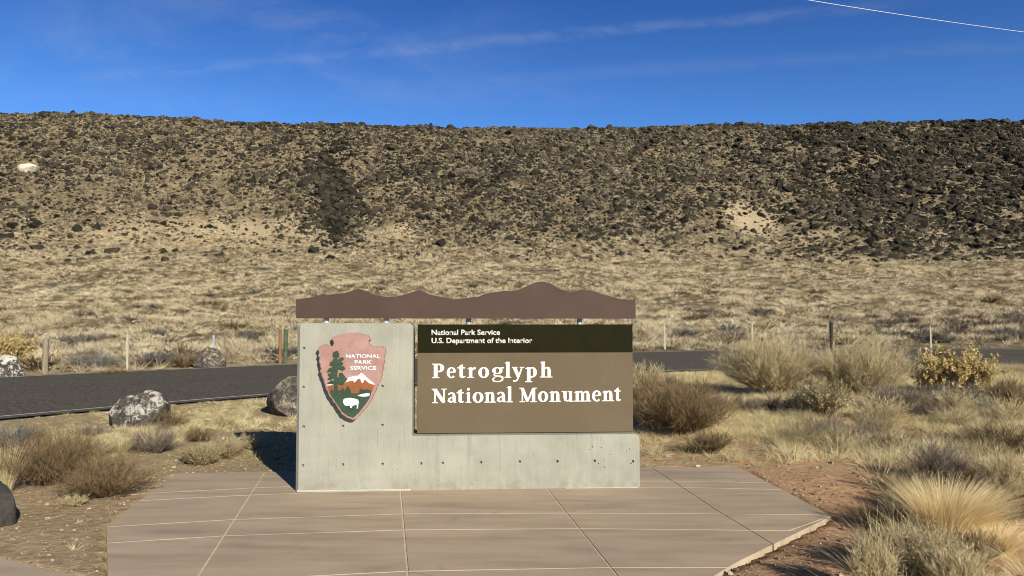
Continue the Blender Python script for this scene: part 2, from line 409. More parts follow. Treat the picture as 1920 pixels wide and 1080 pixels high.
def box(bm, x0, x1, y0, y1, z0, z1):
    m = Matrix.Translation(((x0+x1)/2, (y0+y1)/2, (z0+z1)/2)) @ Matrix.Diagonal((x1-x0, y1-y0, z1-z0, 1))
    bmesh.ops.create_cube(bm, size=1, matrix=m)
def bmobj(name, bm, m, parent=None, bev=0.0):
    if bev: bmesh.ops.bevel(bm, geom=bm.edges[:], offset=bev, segments=2, affect='EDGES')
    bmesh.ops.recalc_face_normals(bm, faces=bm.faces)
    me = bpy.data.meshes.new(name); bm.to_mesh(me); bm.free(); return link(name, me, m, parent)

PD = .13          # depth of panel's front face behind the wall's front face
x0, z1 = S(783, 608.5, PD); x1, z0 = S(1187.3, 809.5, PD); zh = S(985, 661, PD)[1]
bm = bmesh.new(); box(bm, x0, x1, PD, PD+.075, z0, zh-.001); panel = bmobj('sign_panel', bm, M_tan, sign, .003)
bm = bmesh.new(); box(bm, x0, x1, PD-.001, PD+.075, zh, z1); head = bmobj('header_band', bm, M_olive, panel, .003)

def fit_text(name, body, x0, x1, zb, cap, depth0, m, parent, weight=.02, spacing=1.0, thick=.002):
    c = bpy.data.curves.new(name, 'FONT'); c.body = body; c.offset = weight; c.space_character = spacing; c.resolution_u = 4
    o = bpy.data.objects.new(name, c); COL.objects.link(o)
    dg = bpy.context.evaluated_depsgraph_get(); me = bpy.data.meshes.new_from_object(o.evaluated_get(dg)); bpy.data.objects.remove(o)
    n = len(me.vertices); co = np.empty(n*3); me.vertices.foreach_get('co', co); co = co.reshape(-1, 3)
    c2 = bpy.data.curves.new('cap', 'FONT'); c2.body = 'H'; c2.offset = weight
    o2 = bpy.data.objects.new('cap', c2); COL.objects.link(o2); dg = bpy.context.evaluated_depsgraph_get(); m2 = bpy.data.meshes.new_from_object(o2.evaluated_get(dg))
    capn = max(v.co.y for v in m2.vertices)-min(v.co.y for v in m2.vertices); b0 = min(v.co.y for v in m2.vertices); bpy.data.objects.remove(o2)
    a, b = co[:, 0].min(), co[:, 0].max()
    out = np.stack([x0+(co[:, 0]-a)/(b-a)*(x1-x0), np.full(n, depth0), zb+(co[:, 1]-b0)/capn*cap], 1)
    me.vertices.foreach_set('co', out.ravel()); me.update()
    bm = bmesh.new(); bm.from_mesh(me)
    r = bmesh.ops.extrude_face_region(bm, geom=bm.faces[:])
    for v in [g for g in r['geom'] if isinstance(g, bmesh.types.BMVert)]: v.co.y += thick
    bmesh.ops.recalc_face_normals(bm, faces=bm.faces); bm.to_mesh(me); bm.free()
    return link(name, me, m, parent)
def line_text(name, body, u0, u1, vb, vcap, off, parent, m=M_white, **kw):
    a = S(u0, vb, off); b = S(u1, vb, off); c = S(u0, vcap, off)
    return fit_text(name, body, a[0], b[0], a[1], c[1]-a[1], off, m, parent, **kw)
line_text('lettering', 'National Park Service', 809, 937.5, 628.3, 618.2, PD-.003, head, weight=.022)
line_text('lettering', 'U.S. Department of the Interior', 809, 998, 643.6, 633.6, PD-.003, head, weight=.022)

# serif glyphs drawn as strokes; unit = cap height, xh = .74
def stroke(pts, ws):
    pts = [Vector(p) for p in pts]; n = len(pts); ws = ws if isinstance(ws, (list, tuple)) else [ws]*n
    L, R = [], []
    for i, p in enumerate(pts):
        t = (pts[min(i+1, n-1)]-pts[max(i-1, 0)]).normalized(); nn = Vector((-t.y, t.x))*ws[i]/2
        L.append(p+nn); R.append(p-nn)
    return [[L[i], L[i+1], R[i+1], R[i]] for i in range(n-1)]
TK, TN = .205, .085
def arc(cx, cy, rx, ry, a0, a1, tk=TK, tn=TN, n=16, axis=0.0):
    pts, ws = [], []
    for i in range(n+1):
        a = rad(a0+(a1-a0)*i/n); pts.append((cx+rx*math.cos(a), cy+ry*math.sin(a))); ws.append(tn+(tk-tn)*abs(math.cos(a-axis))**1.4)
    return stroke(pts, ws)
def bar(x0, x1, y0, y1): return [[Vector((x0, y0)), Vector((x1, y0)), Vector((x1, y1)), Vector((x0, y1))]]
SF = .062; xh = .74
def stem(x, y0, y1, foot=True, flag=True, footw=.10, hw=TK/2):
    r = bar(x-hw, x+hw, y0, y1)
    if foot: r += bar(x-hw-footw, x+hw+footw, y0, y0+SF)
    if flag: r += [[Vector((x-hw-.11, y1-.10)), Vector((x-hw+.03, y1-.13)), Vector((x+hw, y1)), Vector((x-hw+.05, y1+.0))]]
    return r
G = {}
G['P'] = (.66, stem(.2, 0, .98, flag=False)+bar(.0, .3, .935, .995)+bar(.2, .36, .91, .995)+bar(.2, .36, .40, .485)+arc(.35, .70, .205, .253, 92, -92, .21, .085))
G['e'] = (.56, arc(.30, .37, .215, .345, 8, 318, .20, .075)+bar(.12, .56, .37, .445)+stroke([(.51, .40), (.515, .47), (.49, .56)], [.10, .13, .12]))
G['t'] = (.46, bar(.12, .12+TK*.95, .12, .86)+bar(.0, .44, .655, .735)+arc(.30, .155, .10, .11, 180, 300, .17, .09)+stroke([(.33, .06), (.40, .075), (.46, .12)], [.10, .08, .05])+[[Vector((.02, .72)), Vector((.2, .72)), Vector((.325, .93)), Vector((.25, .93))]])
G['r'] = (.52, stem(.2, 0, .72)+stroke([(.27, .52), (.34, .63), (.44, .665), (.50, .63)], [.07, .11, .17, .15]))
G['o'] = (.62, arc(.31, .365, .215, .335, 0, 360, .205, .075, 28))
G['g'] = (.62, arc(.27, .49, .165, .205, 0, 360, .16, .065, 22)+stroke([(.17, .31), (.12, .22), (.15, .14), (.26, .11)], [.05, .08, .10, .09])+stroke([(.24, .115), (.40, .10), (.50, .04), (.52, -.05)], [.09, .12, .11, .09])
          + stroke([(.52, -.05), (.49, -.17), (.38, -.25), (.24, -.265), (.11, -.23), (.065, -.14), (.09, -.03), (.17, .03)], [.08, .09, .08, .08, .08, .09, .08, .06])+stroke([(.37, .62), (.46, .68), (.58, .69)], [.06, .08, .10]))
G['l'] = (.40, stem(.2, 0, 1.10))
G['y'] = (.66, stroke([(.13, .71), (.35, .03)], [.21, .17])+stroke([(.53, .71), (.37, .12), (.27, -.18), (.17, -.24), (.06, -.22)], [.08, .09, .09, .10, .13])+bar(.0, .29, .68, .74)+bar(.41, .66, .68, .74))
G['p'] = (.66, stem(.2, -.32, .72)+stroke([(.26, .57), (.34, .66), (.42, .69)], [.06, .08, .09])+arc(.385, .365, .18, .325, 95, -115, .20, .08))
G['h'] = (.74, stem(.2, 0, 1.10)+stem(.565, 0, .50, flag=False)+stroke([(.27, .56), (.36, .66), (.45, .685), (.53, .64), (.565, .48)], [.06, .09, .12, .17, .205]))
G['n'] = (.74, stem(.2, 0, .72)+stem(.565, 0, .50, flag=False)+stroke([(.27, .56), (.36, .66), (.45, .685), (.53, .64), (.565, .48)], [.06, .09, .12, .17, .205]))
G['m'] = (1.10, stem(.2, 0, .72)+stem(.555, 0, .50, flag=False, footw=.07)+stem(.92, 0, .50, flag=False)+stroke([(.27, .56), (.36, .66), (.44, .685), (.52, .64), (.555, .48)], [.06, .09, .12, .17, .205])
          + stroke([(.62, .56), (.72, .66), (.80, .685), (.885, .64), (.92, .48)], [.06, .09, .12, .17, .205]))
G['u'] = (.72, bar(.115, .31, .22, .72)+bar(.0, .2, .66, .72)+stroke([(.213, .26), (.23, .12), (.32, .055), (.42, .07), (.50, .17)], [.195, .16, .10, .09, .05])+bar(.46, .65, .0, .72)+bar(.37, .5, .66, .72)+bar(.6, .74, .0, .06))
G['i'] = (.40, stem(.2, 0, .72)+arc(.19, .93, .05, .05, 0, 360, .11, .11, 12))
G['a'] = (.58, bar(.33, .52, .10, .50)+stroke([(.08, .57), (.16, .66), (.28, .695), (.38, .65), (.425, .50)], [.12, .10, .10, .14, .19])+stroke([(.42, .43), (.26, .37), (.13, .28), (.11, .16), (.20, .06), (.30, .07), (.40, .16)], [.06, .08, .13, .18, .12, .08, .05])+stroke([(.425, .12), (.48, .04), (.57, .06)], [.17, .09, .05]))
G['N'] = (.86, bar(.15, .24, 0, .95)+bar(.04, .35, 0, SF)+bar(.0, .2, .935, .995)+stroke([(.17, .96), (.70, .04)], [.23, .20])+bar(.655, .745, .02, .98)+bar(.56, .86, .935, .995))
G['M'] = (1.08, bar(.17, .255, 0, .95)+bar(.04, .38, 0, SF)+bar(.03, .25, .935, .995)+stroke([(.20, .97), (.52, .05)], [.20, .17])+stroke([(.52, .05), (.85, .97)], [.10, .11])+bar(.77, .97, 0, .97)+bar(.68, 1.07, 0, SF)+bar(.87, 1.06, .935, .995))
def word(name, spec, vb0, vb1, cap_px, off, parent):
    polys = []
    for ch, a, b in spec:
        wd, ps = G[ch]; a = 760+a/2.6348; b = 760+b/2.6348
        xs = [q.x for P in ps for q in P]; lo, hi = min(xs), max(xs)
        vb = vb0+(vb1-vb0)*(a-810)/350
        A = S(a, vb, off); B = S(b, vb, off); c = S(a, vb-cap_px, off); cap = c[1]-A[1]
        for P in ps: polys.append([(A[0]+(q.x-lo)/(hi-lo)*(B[0]-A[0]), A[1]+q.y*cap) for q in P])
    for i, P in enumerate(polys):
        ar = sum(P[k][0]*P[(k+1) % len(P)][1]-P[(k+1) % len(P)][0]*P[k][1] for k in range(len(P)))
        if ar < 0: polys[i] = P[::-1]
    return plate(name, polys, off, off+.003, M_white, parent)
word('lettering', [('P', 131, 192), ('e', 204, 251), ('t', 257, 298), ('r', 305, 350), ('o', 360, 414), ('g', 428, 488), ('l', 489, 523), ('y', 527, 588), ('p', 591, 650), ('h', 664, 727)], 709, 707, 27.2, PD-.004, panel)
word('lettering', [('N', 130, 204), ('a', 208, 253), ('t', 253, 291), ('i', 297, 326), ('o', 332, 386), ('n', 389, 447), ('a', 451, 497), ('l', 499, 531),
                   ('M', 563, 650), ('o', 655, 706), ('n', 710, 769), ('u', 772, 831), ('m', 833, 918), ('e', 922, 969), ('n', 972, 1031), ('t', 1032, 1066)], 756, 752, 27.2, PD-.004, panel)

# mountain cutout
MT = [(555, 597), (1192, 597.5), (1191.5, 561), (1180, 562.5), (1160, 560), (1145, 556), (1130, 552), (1118, 547), (1108, 545), (1095, 543), (1080, 546), (1072, 548), (1060, 545), (1047, 541), (1038, 535),
      (1030, 530.5), (1018, 528), (1006, 529), (996, 533), (985, 538), (972, 543), (960, 546), (945, 545), (928, 548), (910, 551), (898, 556), (880, 558), (865, 560), (850, 561), (832, 558), (815, 554),
      (803, 551), (793, 546), (785, 544.5), (775, 547), (760, 552), (742, 556), (725, 556.5), (708, 554), (694, 550), (682, 544), (671, 541.5), (660, 545), (650, 549), (635, 550.5), (610, 553), (585, 557), (565, 560), (555, 561)]
MD = PD+.01
mt = plate('mountain_cutout', [[S(u, v, MD) for u, v in MT][::-1]], MD, MD+.04, M_brown, sign)
for i, u in enumerate((611.5, 723.5, 878.5, 1087.5)):
    xx = S(u, 600, MD+.06)[0]; zt = S(u, 590, MD)[1]+.02
    zb = ztop-.01 if i < 2 else zl-.01
    bm = bmesh.new()
    yb = MD+.07 if i < 2 else PD+.105
    bmesh.ops.create_cone(bm, cap_ends=True, segments=20, radius1=.026, radius2=.026, depth=zt-zb, matrix=Matrix.Translation((xx, yb, (zt+zb)/2)))
    bmobj('post', bm, M_galv, sign)
    bm = bmesh.new(); bmesh.ops.create_cone(bm, cap_ends=True, segments=20, radius1=.04, radius2=.036, depth=.010, matrix=Matrix.Translation((xx, yb, zb+.016)))
    bmobj('post_collar', bm, M_galv, sign)
# grout along the foot
x_, _ = S(557, 922); bm = bmesh.new(); box(bm, .02, S(770, 918)[0], -.010, .02, 0.0, .016); bmobj('grout_strip', bm, flatcol('pale_grout', (.43, .42, .36), .15), sign)
bm = bmesh.new(); box(bm, S(1060, 914)[0], W-.03, -.008, .02, 0.0, .008); bmobj('grout_strip', bm, bpy.data.materials['pale_grout'], sign)

# arrowhead
def A(x, y, off): return S(580+x/5.4, 610+y/5.4, off)
AO = [(232, 120), (270, 105), (300, 97), (330, 88), (365, 86), (400, 80), (440, 79), (480, 74), (505, 82), (520, 88), (545, 92), (570, 97), (586, 100), (600, 110), (604, 128), (620, 145), (598, 155), (603, 167), (597, 180), (610, 195), (625, 208), (645, 215), (675, 214), (700, 217), (735, 214), (750, 217), (748, 228), (765, 237), (764, 262),
      (762, 290), (754, 318), (752, 340), (757, 362), (753, 385), (744, 405), (749, 428), (742, 455), (731, 480), (736, 500), (724, 528), (722, 545), (712, 575), (699, 592), (692, 615), (676, 645), (668, 672), (655, 692), (640, 720), (632, 748), (618, 770), (602, 798), (588, 815), (572, 840), (545, 865), (528, 890), (510, 905), (490, 930), (465, 952), (437, 957),
      (400, 945), (370, 932), (350, 915), (328, 905), (318, 885), (312, 872), (292, 852), (284, 832), (273, 818), (262, 793), (248, 785), (235, 770), (222, 740), (205, 725), (192, 700), (184, 672), (172, 655), (160, 622), (156, 600), (146, 578), (143, 550), (124, 520), (121, 495), (104, 466), (118, 440), (108, 418), (107, 395), (96, 370), (103, 340), (98, 325), (88, 308), (97, 280), (93, 262), (83, 248), (88, 230), (110, 205), (130, 195), (150, 190), (172, 200), (185, 207), (210, 214), (232, 210), (246, 185), (243, 165), (232, 150)]
AD = -.085
emb = plate('arrowhead_emblem', [[A(x, y, AD) for x, y in AO][::-1]], AD, -.006, M_pink, sign)
bv = bmesh.new(); bv.from_mesh(emb.data)
fe = [e for e in bv.edges if e.is_manifold and len(e.link_faces) == 2 and e.calc_face_angle(0) > .8 and all(abs(v.co.y-AD) < 1e-5 for v in e.verts)]
bmesh.ops.bevel(bv, geom=fe, offset=.007, segments=2, affect='EDGES'); bv.to_mesh(emb.data); bv.free()
emb['label'] = 'pink arrowhead emblem with scalloped edge'
def art(name, polys, lvl, m):
    d = AD-.0015*lvl
    Q = []
    for P in polys:
        R = [A(x, y, d) for x, y in P]; ar = sum(R[k][0]*R[(k+1) % len(R)][1]-R[(k+1) % len(R)][0]*R[k][1] for k in range(len(R)))
        Q.append(R if ar > 0 else R[::-1])
    return plate(name, Q, d, AD+.002, m, emb)
art('painted_peak', [[(180, 612), (215, 606), (250, 605), (310, 602), (350, 590), (375, 570), (400, 545), (430, 530), (500, 520), (528, 500), (560, 530), (600, 570), (663, 601), (640, 655), (625, 690), (500, 700), (300, 700), (212, 695), (190, 650)]], 1, M_rust)
art('painted_snow', [[(370, 577), (385, 545), (400, 525), (425, 520), (450, 513), (490, 510), (508, 497), (518, 484), (528, 480), (545, 492), (560, 505), (580, 525), (600, 545), (640, 575), (666, 600), (640, 598), (600, 583), (570, 556), (552, 552), (548, 575), (540, 587), (525, 575), (517, 545), (497, 540), (475, 560), (455, 583), (450, 565), (415, 560), (390, 572)],
    [(178, 602), (195, 595), (225, 594), (240, 602), (210, 608), (180, 611)], [(288, 572), (320, 557), (320, 569), (292, 578)]], 2, M_ewhite)
art('painted_meadow', [[(203, 684), (226, 640), (243, 664), (262, 655), (288, 668), (300, 652), (310, 664), (340, 630), (358, 662), (393, 608), (410, 645), (427, 687), (497, 689), (508, 660), (520, 638), (540, 658), (553, 644), (570, 658), (582, 640), (600, 655), (612, 650), (630, 664), (623, 700), (608, 740), (575, 790), (530, 850), (490, 897), (447, 935), (385, 915), (330, 872), (290, 810), (245, 745)]], 2.5, M_dgreen)
art('painted_lake', [[(488, 709), (530, 696), (580, 687), (613, 690), (606, 716), (560, 722), (510, 719)]], 3.5, M_ewhite)
art('painted_bison', [[(340, 772), (346, 750), (360, 741), (378, 738), (400, 734), (430, 735), (460, 742), (488, 750), (499, 768), (500, 785), (494, 805), (496, 822), (488, 842), (477, 842), (483, 822), (476, 802), (455, 810), (437, 815), (432, 828), (422, 841), (412, 830), (414, 814), (392, 812), (376, 816), (360, 810), (349, 796)]], 3.5, M_ewhite)
TB = [(270, 288, 32), (252, 312, 17), (290, 318, 14), (328, 340, 20), (305, 355, 20), (262, 352, 25), (232, 385, 25), (270, 392, 30), (315, 388, 26), (217, 402, 13), (332, 435, 28), (292, 432, 25), (250, 430, 26), (353, 437, 11), (212, 448, 20), (190, 468, 12), (236, 468, 24), (272, 468, 18), (205, 500, 18), (232, 508, 26), (320, 498, 22), (214, 537, 20), (195, 545, 10), (258, 530, 24), (328, 520, 30), (302, 540, 24), (345, 553, 26), (362, 543, 18), (225, 578, 24), (195, 588, 13), (305, 580, 24), (330, 588, 20), (256, 580, 20)]
tb = []
for cx, cy, r in TB:
    n = 12; tb.append([(cx+r*(1+.18*math.sin(k*2.7+cx))*math.cos(k*2*math.pi/n)*1.05, cy+r*(1+.2*math.sin(k*3.9+cy))*math.sin(k*2*math.pi/n)*.85) for k in range(n)])
tb.append([(258, 300), (282, 300), (285, 560), (288, 700), (248, 700), (252, 560)])
art('painted_tree', tb, 4, M_dgreen)
def etext(s, x0, x1, yb, yt):
    d = AD-.003; a = A(x0, yb, d); b = A(x1, yb, d); c = A(x0, yt, d)
    return fit_text('lettering', s, a[0], b[0], a[1], c[1]-a[1], d, M_ewhite, emb, weight=.032)
etext('NATIONAL', 368, 717, 335, 294); etext('PARK', 456, 632, 395, 354); etext('SERVICE', 410, 676, 455, 413)

# ------------------------------------------------------------------ concrete pad with joints
def m_pad(t, pos, p):
    n1 = t.noise(1, t.scaled(pos, (.9, 5.5, 1)), 5, .55, .4); n2 = t.noise(1.1, pos, 4, .6); n3 = t.noise(60, pos, 3, .7)
    c = t.ramp(n1, [(.28, (.36, .285, .205)), (.46, (.45, .36, .26)), (.6, (.495, .395, .285)), (.75, (.54, .435, .32))])
    c = t.mix(t.maprange(n2, .5, .7, 0, .3), c, (.30, .245, .20))
    c = t.mix(t.maprange(t.noise(1, t.scaled(pos, (.6, 2.4, 1)), 5, .6), .52, .74, 0, .38), c, (.27, .22, .185))
    c = t.mix(t.maprange(n3, .62, .72, 0, .25), c, (.22, .18, .14))
    c = t.mix(t.maprange(t.noise(5, pos, 7, .75), .57, .72, 0, .5), c, (.25, .20, .155))
    bump(t, p, t.math('ADD', n3, t.noise(9, pos, 4)), .12, .006)
    return c
# 
M_pad = principled('tinted_concrete', m_pad, .9, .1)
M_joint = principled('sandy_joint', lambda t, pos, p: t.ramp(t.noise(30, pos, 4, .6), [(.3, (.50, .40, .28)), (.6, (.74, .62, .46))]), 1, .05)
AL = [  # near-horizontal joints as pixel polylines
    [(200, 1108), (385, 1090), (765, 1071), (1145, 1064), (1400, 1064)],
    [(180, 1019.5), (425, 1004.5), (760, 993.5), (1090, 991), (1480, 995)],
    [(180, 989), (440, 974), (755, 963.5), (1060, 962), (1345, 963.5), (1600, 966)],
    [(200, 942), (480, 927.5), (752, 919), (1030, 914.5), (1270, 913.5), (1600, 921)],
    [(200, 929), (490, 914), (752, 906), (1020, 902), (1255, 902), (1600, 908)]]
BL = [[(500, 880), (366, 1088), (250, 1260)], [(747, 870), (751, 920), (765, 1080), (780, 1260)], [(985, 868), (1025, 915), (1158, 1080), (1300, 1260)], [(1212, 871), (1272, 909), (1344, 957), (1437, 1013), (1500, 1052)]]
def padgeo():
    outl = [(p.x, p.y) for p in PAD]
    def lines(L): return [[(flat(*q).x, flat(*q).y) for q in l] for l in L]
    vs = [Vector(q) for q in outl]; es = []
    face = [list(range(len(outl)))[::-1]] if area2(outl) < 0 else [list(range(len(outl)))]
    for l in lines(AL)+lines(BL):
        i0 = len(vs); vs += [Vector(q) for q in l]; es += [(i0+k, i0+k+1) for k in range(len(l)-1)]
    ov, oe, of, _, _, off = delaunay_2d_cdt(vs, es, face, 4, 1e-5)
    return ov, [f for f, o in zip(of, off) if o]
def clip_half(P, a, b, d):
    # keep the part of convex polygon P left of line a->b shifted inward by d
    n = Vector((-(b-a).y, (b-a).x)).normalized(); out = []
    for i in range(len(P)):
        p, q = P[i], P[(i+1) % len(P)]; dp = (p-a).dot(n)-d; dq = (q-a).dot(n)-d
        if dp >= 0: out.append(p)
        if dp*dq < 0: out.append(p+(q-p)*(dp/(dp-dq)))
    return out
def make_pad():
    ov, cells = padgeo(); bm = bmesh.new()
    for f in cells:
        P = [Vector(ov[i]) for i in f]
        ar = sum(P[k].x*P[(k+1) % len(P)].y-P[(k+1) % len(P)].x*P[k].y for k in range(len(P)))
        if ar < 0: P = P[::-1]; ar = -ar
        if ar < .004: continue
        E_ = []
        for i in range(len(P)):
            a, b = P[i], P[(i+1) % len(P)]
            if (b-a).length < 2e-3: continue
            m = (a+b)/2; bd = abs(float(poly_dist(np.array([m.x]), np.array([m.y]), PADA)[0])) < .01
            dr = (b-a).normalized(); E_.append((a, dr, 0.0 if bd else (.0075 if abs(dr.x) < .9 else .0065)))
        Q = []
        for i in range(len(E_)):
            a0, d0, o0 = E_[i-1]; a1, d1, o1 = E_[i]
            n0 = Vector((-d0.y, d0.x)); n1 = Vector((-d1.y, d1.x)); cr = d0.x*d1.y-d0.y*d1.x
            if abs(cr) < .06: Q.append(a1+n1*max(o0, o1)); continue
            p0 = a0+n0*o0; p1 = a1+n1*o1; t = ((p1-p0).x*d1.y-(p1-p0).y*d1.x)/cr; Q.append(p0+d0*t)
        Q2 = []
        for q in Q:
            if not Q2 or (q-Q2[-1]).length > 1e-3: Q2.append(q)
        if len(Q2) < 3: continue
        t = [bm.verts.new((q.x, q.y, 0)) for q in Q2]; b_ = [bm.verts.new((q.x, q.y, -.10)) for q in Q2]
        tf = bm.faces.new(t)
        for i in range(len(t)):
            j = (i+1) % len(t); bm.faces.new((t[j], t[i], b_[i], b_[j]))
    E = [e for e in bm.edges if all(v.co.z > -.001 for v in e.verts)]
    bmesh.ops.recalc_face_normals(bm, faces=bm.faces)
    bmesh.ops.bevel(bm, geom=E, offset=.003, segments=1, affect='EDGES', clamp_overlap=True)
    return bm
tag(bmobj('pavement', make_pad(), M_pad), kind='structure')
bm = bmesh.new(); bm.faces.new([bm.verts.new((p.x*.995, 5.5+(p.y-5.5)*.995, -.0045)) for p in PAD]); tag(bmobj('pavement_joint_fill', bm, M_joint), kind='structure')
bm = bmesh.new(); tp = [bm.verts.new((p.x, p.y, .0)) for p in PATH]; bt = [bm.verts.new((p.x, p.y, -.1)) for p in PATH]; bm.faces.new(tp)
for i in range(len(tp)): bm.faces.new((tp[i-1], tp[i], bt[i], bt[i-1]))
tag(bmobj('path', bm, M_pad), kind='structure')

# ------------------------------------------------------------------ rocks
def boulder_mesh(name, seed, size, planes=10, sub=4, rough=.05, keep=.62):
    r = np.random.default_rng(seed)
    bm = bmesh.new(); bmesh.ops.create_icosphere(bm, subdivisions=sub, radius=1.0)
    V = np.array([v.co[:] for v in bm.verts]); T = np.array([[v.index for v in f.verts] for f in bm.faces]); bm.free()
    for _ in range(planes):
        n = r.normal(size=3); n /= np.linalg.norm(n); d = r.uniform(keep, .92); e = np.maximum(0, V@n-d); V = V-n*e[:, None]*.97
    nz = sum(np.sin(V@(r.normal(size=3)*f)+r.random()*6)/f for f in (2, 3, 5, 7, 11, 14, 19, 25, 33, 40))
    V = V*(1+rough*nz[:, None])
    nn = np.random.default_rng(seed+1).normal(size=(len(V), 1)); V = V*(1+nn*rough*.06)
    V = V/np.abs(V).max(0)*np.array(size)/2; V[:, 2] += size[2]/2*.8
    return npmesh(name, V, T, smooth=False)
def m_lichen(white, lo=.45, hi=.6, warm=(.16, .12, .08)):
    def f(t, pos, p):
        n = t.noise(7, pos, 8, .8, .6); g = t.node('ShaderNodeNewGeometry').outputs['Normal']; s = t.node('ShaderNodeSeparateXYZ', {0: g}).outputs
        k = t.math('ADD', n, t.math('MULTIPLY', s[2], .14))
        base = t.ramp(t.noise(11, pos, 6, .7), [(.3, (.03, .028, .026)), (.5, (.075, .068, .058)), (.72, warm)])
        bump(t, p, t.noise(22, pos, 6, .7), .9, .03)
        return t.mix(t.maprange(k, lo, hi), base, white)
    return f
M_rockA = principled('lichen_basalt', m_lichen((.50, .47, .40), .56, .66), 1, .1)
M_rockB = principled('brown_basalt', m_lichen((0.4500, 0.3875, 0.2750), .56, .74, (0.2750, 0.2125, 0.1438)), 1, .1)
M_rockC = principled('white_faced_basalt', m_lichen((.58, .55, .48), .53, .57), 1, .1)
M_rockD = principled('dark_basalt', m_lichen((0.0540, 0.0540, 0.0510), .55, .7, (0.0360, 0.0342, 0.0318)), 1, .1)
def boulder(u, v, wpx, hpx, seed, m, label, dep=.8, rot=0, **kw):
    g = march(u, v); s = g.y/F; me = boulder_mesh('boulder', seed, (wpx*s, wpx*s*dep, hpx*s*1.55), **kw)
    z = float(height(g.x, g.y+wpx*s*dep*.3)); o = link('boulder', me, m, None, (g.x, g.y+wpx*s*dep*.35, z-hpx*s*.42)); o.rotation_euler = (0, 0, rot)
    return tag(o, label, 'boulder')
boulder(246, 802, 112, 74, 11, M_rockA, 'dark boulder capped with white lichen on near side of the road', .8, .2, planes=7, keep=.55)
boulder(548, 780, 112, 74, 23, M_rockB, 'grey brown boulder half hidden behind left end of the concrete sign', .8)
boulder(378, 690, 74, 47, 35, M_rockB, 'angular brown boulder at far edge of the road', .8, keep=.55)
boulder(8, 707, 66, 46, 47, M_rockC, 'boulder with white face at far road edge, cut by left side of photo', .8, keep=.55)
boulder(-30, 992, 78, 84, 52, M_rockD, 'black rough rock in foreground at left edge of photo', .9)

# convex little rocks for the mesa
def hull_rock(seed):
    r = np.random.default_rng(seed); P = r.normal(size=(13, 3)); P /= np.linalg.norm(P, axis=1)[:, None]; P *= r.uniform(.75, 1.15, (13, 1)); P *= np.array([1.0, .9, .72])
    bm = bmesh.new(); [bm.verts.new(p) for p in P]; bm.verts.ensure_lookup_table()
    bmesh.ops.convex_hull(bm, input=bm.verts[:]); bmesh.ops.delete(bm, geom=[v for v in bm.verts if not v.link_faces], context='VERTS')
    bmesh.ops.triangulate(bm, faces=bm.faces[:]); bm.verts.index_update()
    V = np.array([v.co[:] for v in bm.verts]); T = np.array([[v.index for v in f.verts] for f in bm.faces]); bm.free(); return V, T
HR = [hull_rock(100+i) for i in range(10)]
def gauss(u, v, cu, cv, su, sv): return np.exp(-((u-cu)/su)**2-((v-cv)/sv)**2)
def rockdens(u, v):
    d = np.interp(v, [205, 235, 260, 400, 440, 475, 500, 560], [.42, .62, .72, .58, .42, .16, .03, .0])
    d = d*(.80+.20*np.clip((u-300)/500, 0, 1))
    d = d+np.clip((u-1380)/200, 0, 1)*np.interp(v, [225, 260, 440, 475, 500], [.05, .12, .20, .1, 0])
    d = d*(1-.72*gauss(u, v, 400, 430, 260, 80))*(1-.4*gauss(u, v, 100, 440, 200, 70))
    d = d*(1-.9*gauss(u, v, 1405, 410, 60, 40))*(1-.7*gauss(u, v, 1530, 440, 60, 25))*(1-.6*gauss(u, v, 730, 440, 50, 30))*(1-.5*gauss(u, v, 1300, 460, 110, 40))
    d = d*(1-.6*gauss(u, v, 1760, 430, 50, 20))
    cen = np.interp(v, [280, 340, 400, 450], [612, 610, 635, 660]); d = d+.75*np.exp(-((u-cen)/(22+8*(v > 350)))**2)*np.interp(v, [270, 310, 430, 470], [0, 1, 1, 0])
    d = d+.35*gauss(u, v, 960, 320, 100, 60)+.35*gauss(u, v, 730, 300, 60, 40)+.3*gauss(u, v, 1150, 340, 60, 50)
    return d*(1-gauss(u, v, 53, 308, 26, 14))
N = 215000
X = rng.uniform(-175, 175, N); Y = rng.uniform(128, 214, N); keepm = np.abs(X/Y) < .78; X, Y = X[keepm], Y[keepm]
Z = height(X, Y); U, Vv = proj(X, Y, Z)
cl = np.clip(1+1.3*fbm(X, Y, 6, 4), .25, 2.0)
acc = rng.random(len(X)) < rockdens(U, Vv)*cl*1.0
X, Y, Z, U, Vv = X[acc], Y[acc], Z[acc], U[acc], Vv[acc]
big = np.clip((U-1350)/350, 0, 1)*.28+1.0*np.exp(-((U-622)/28)**2)*np.exp(-((Vv-370)/90)**2)
SZ = np.clip(.285*np.exp(rng.normal(0, .55, len(X)))*(1+big), .15, 1.6)
TINTM = np.full(len(X), .44)-.22*np.exp(-((U-622)/34)**2)-.12*np.clip((U-1350)/300, 0, 1)+fbm(X, Y, 12, 2)*.25
def rock_tint(J): return np.clip(TINTM[J % len(TINTM)]+rng.normal(0, .24, len(J)), 0, 1)
def m_mesarock(t, pos, p):
    at = t.node('ShaderNodeAttribute', attribute_name='tint').outputs['Fac']
    inf = t.node('ShaderNodeObjectInfo').outputs['Random']
    k = t.math('ADD', t.math('MULTIPLY', at, .7), t.math('MULTIPLY', t.noise(.15, pos, 3), .5))
    c = t.ramp(k, [(.2, (.011, .011, .010)), (.42, (.030, .027, .020)), (.65, (.068, .057, .039)), (.95, (.17, .145, .10))])
    return t.mix(t.maprange(t.noise(3, pos, 5, .7), .55, .7, 0, .5), c, (.11, .085, .06))
M_mrock = principled('varnished_basalt', m_mesarock, 1, .1)
vis = (Vv > 205) & (U > -20) & (U < 1940)
key = np.where(vis, SZ/Y, 0); order = np.argsort(-key); indiv = order[:300]; rest = order[300:]
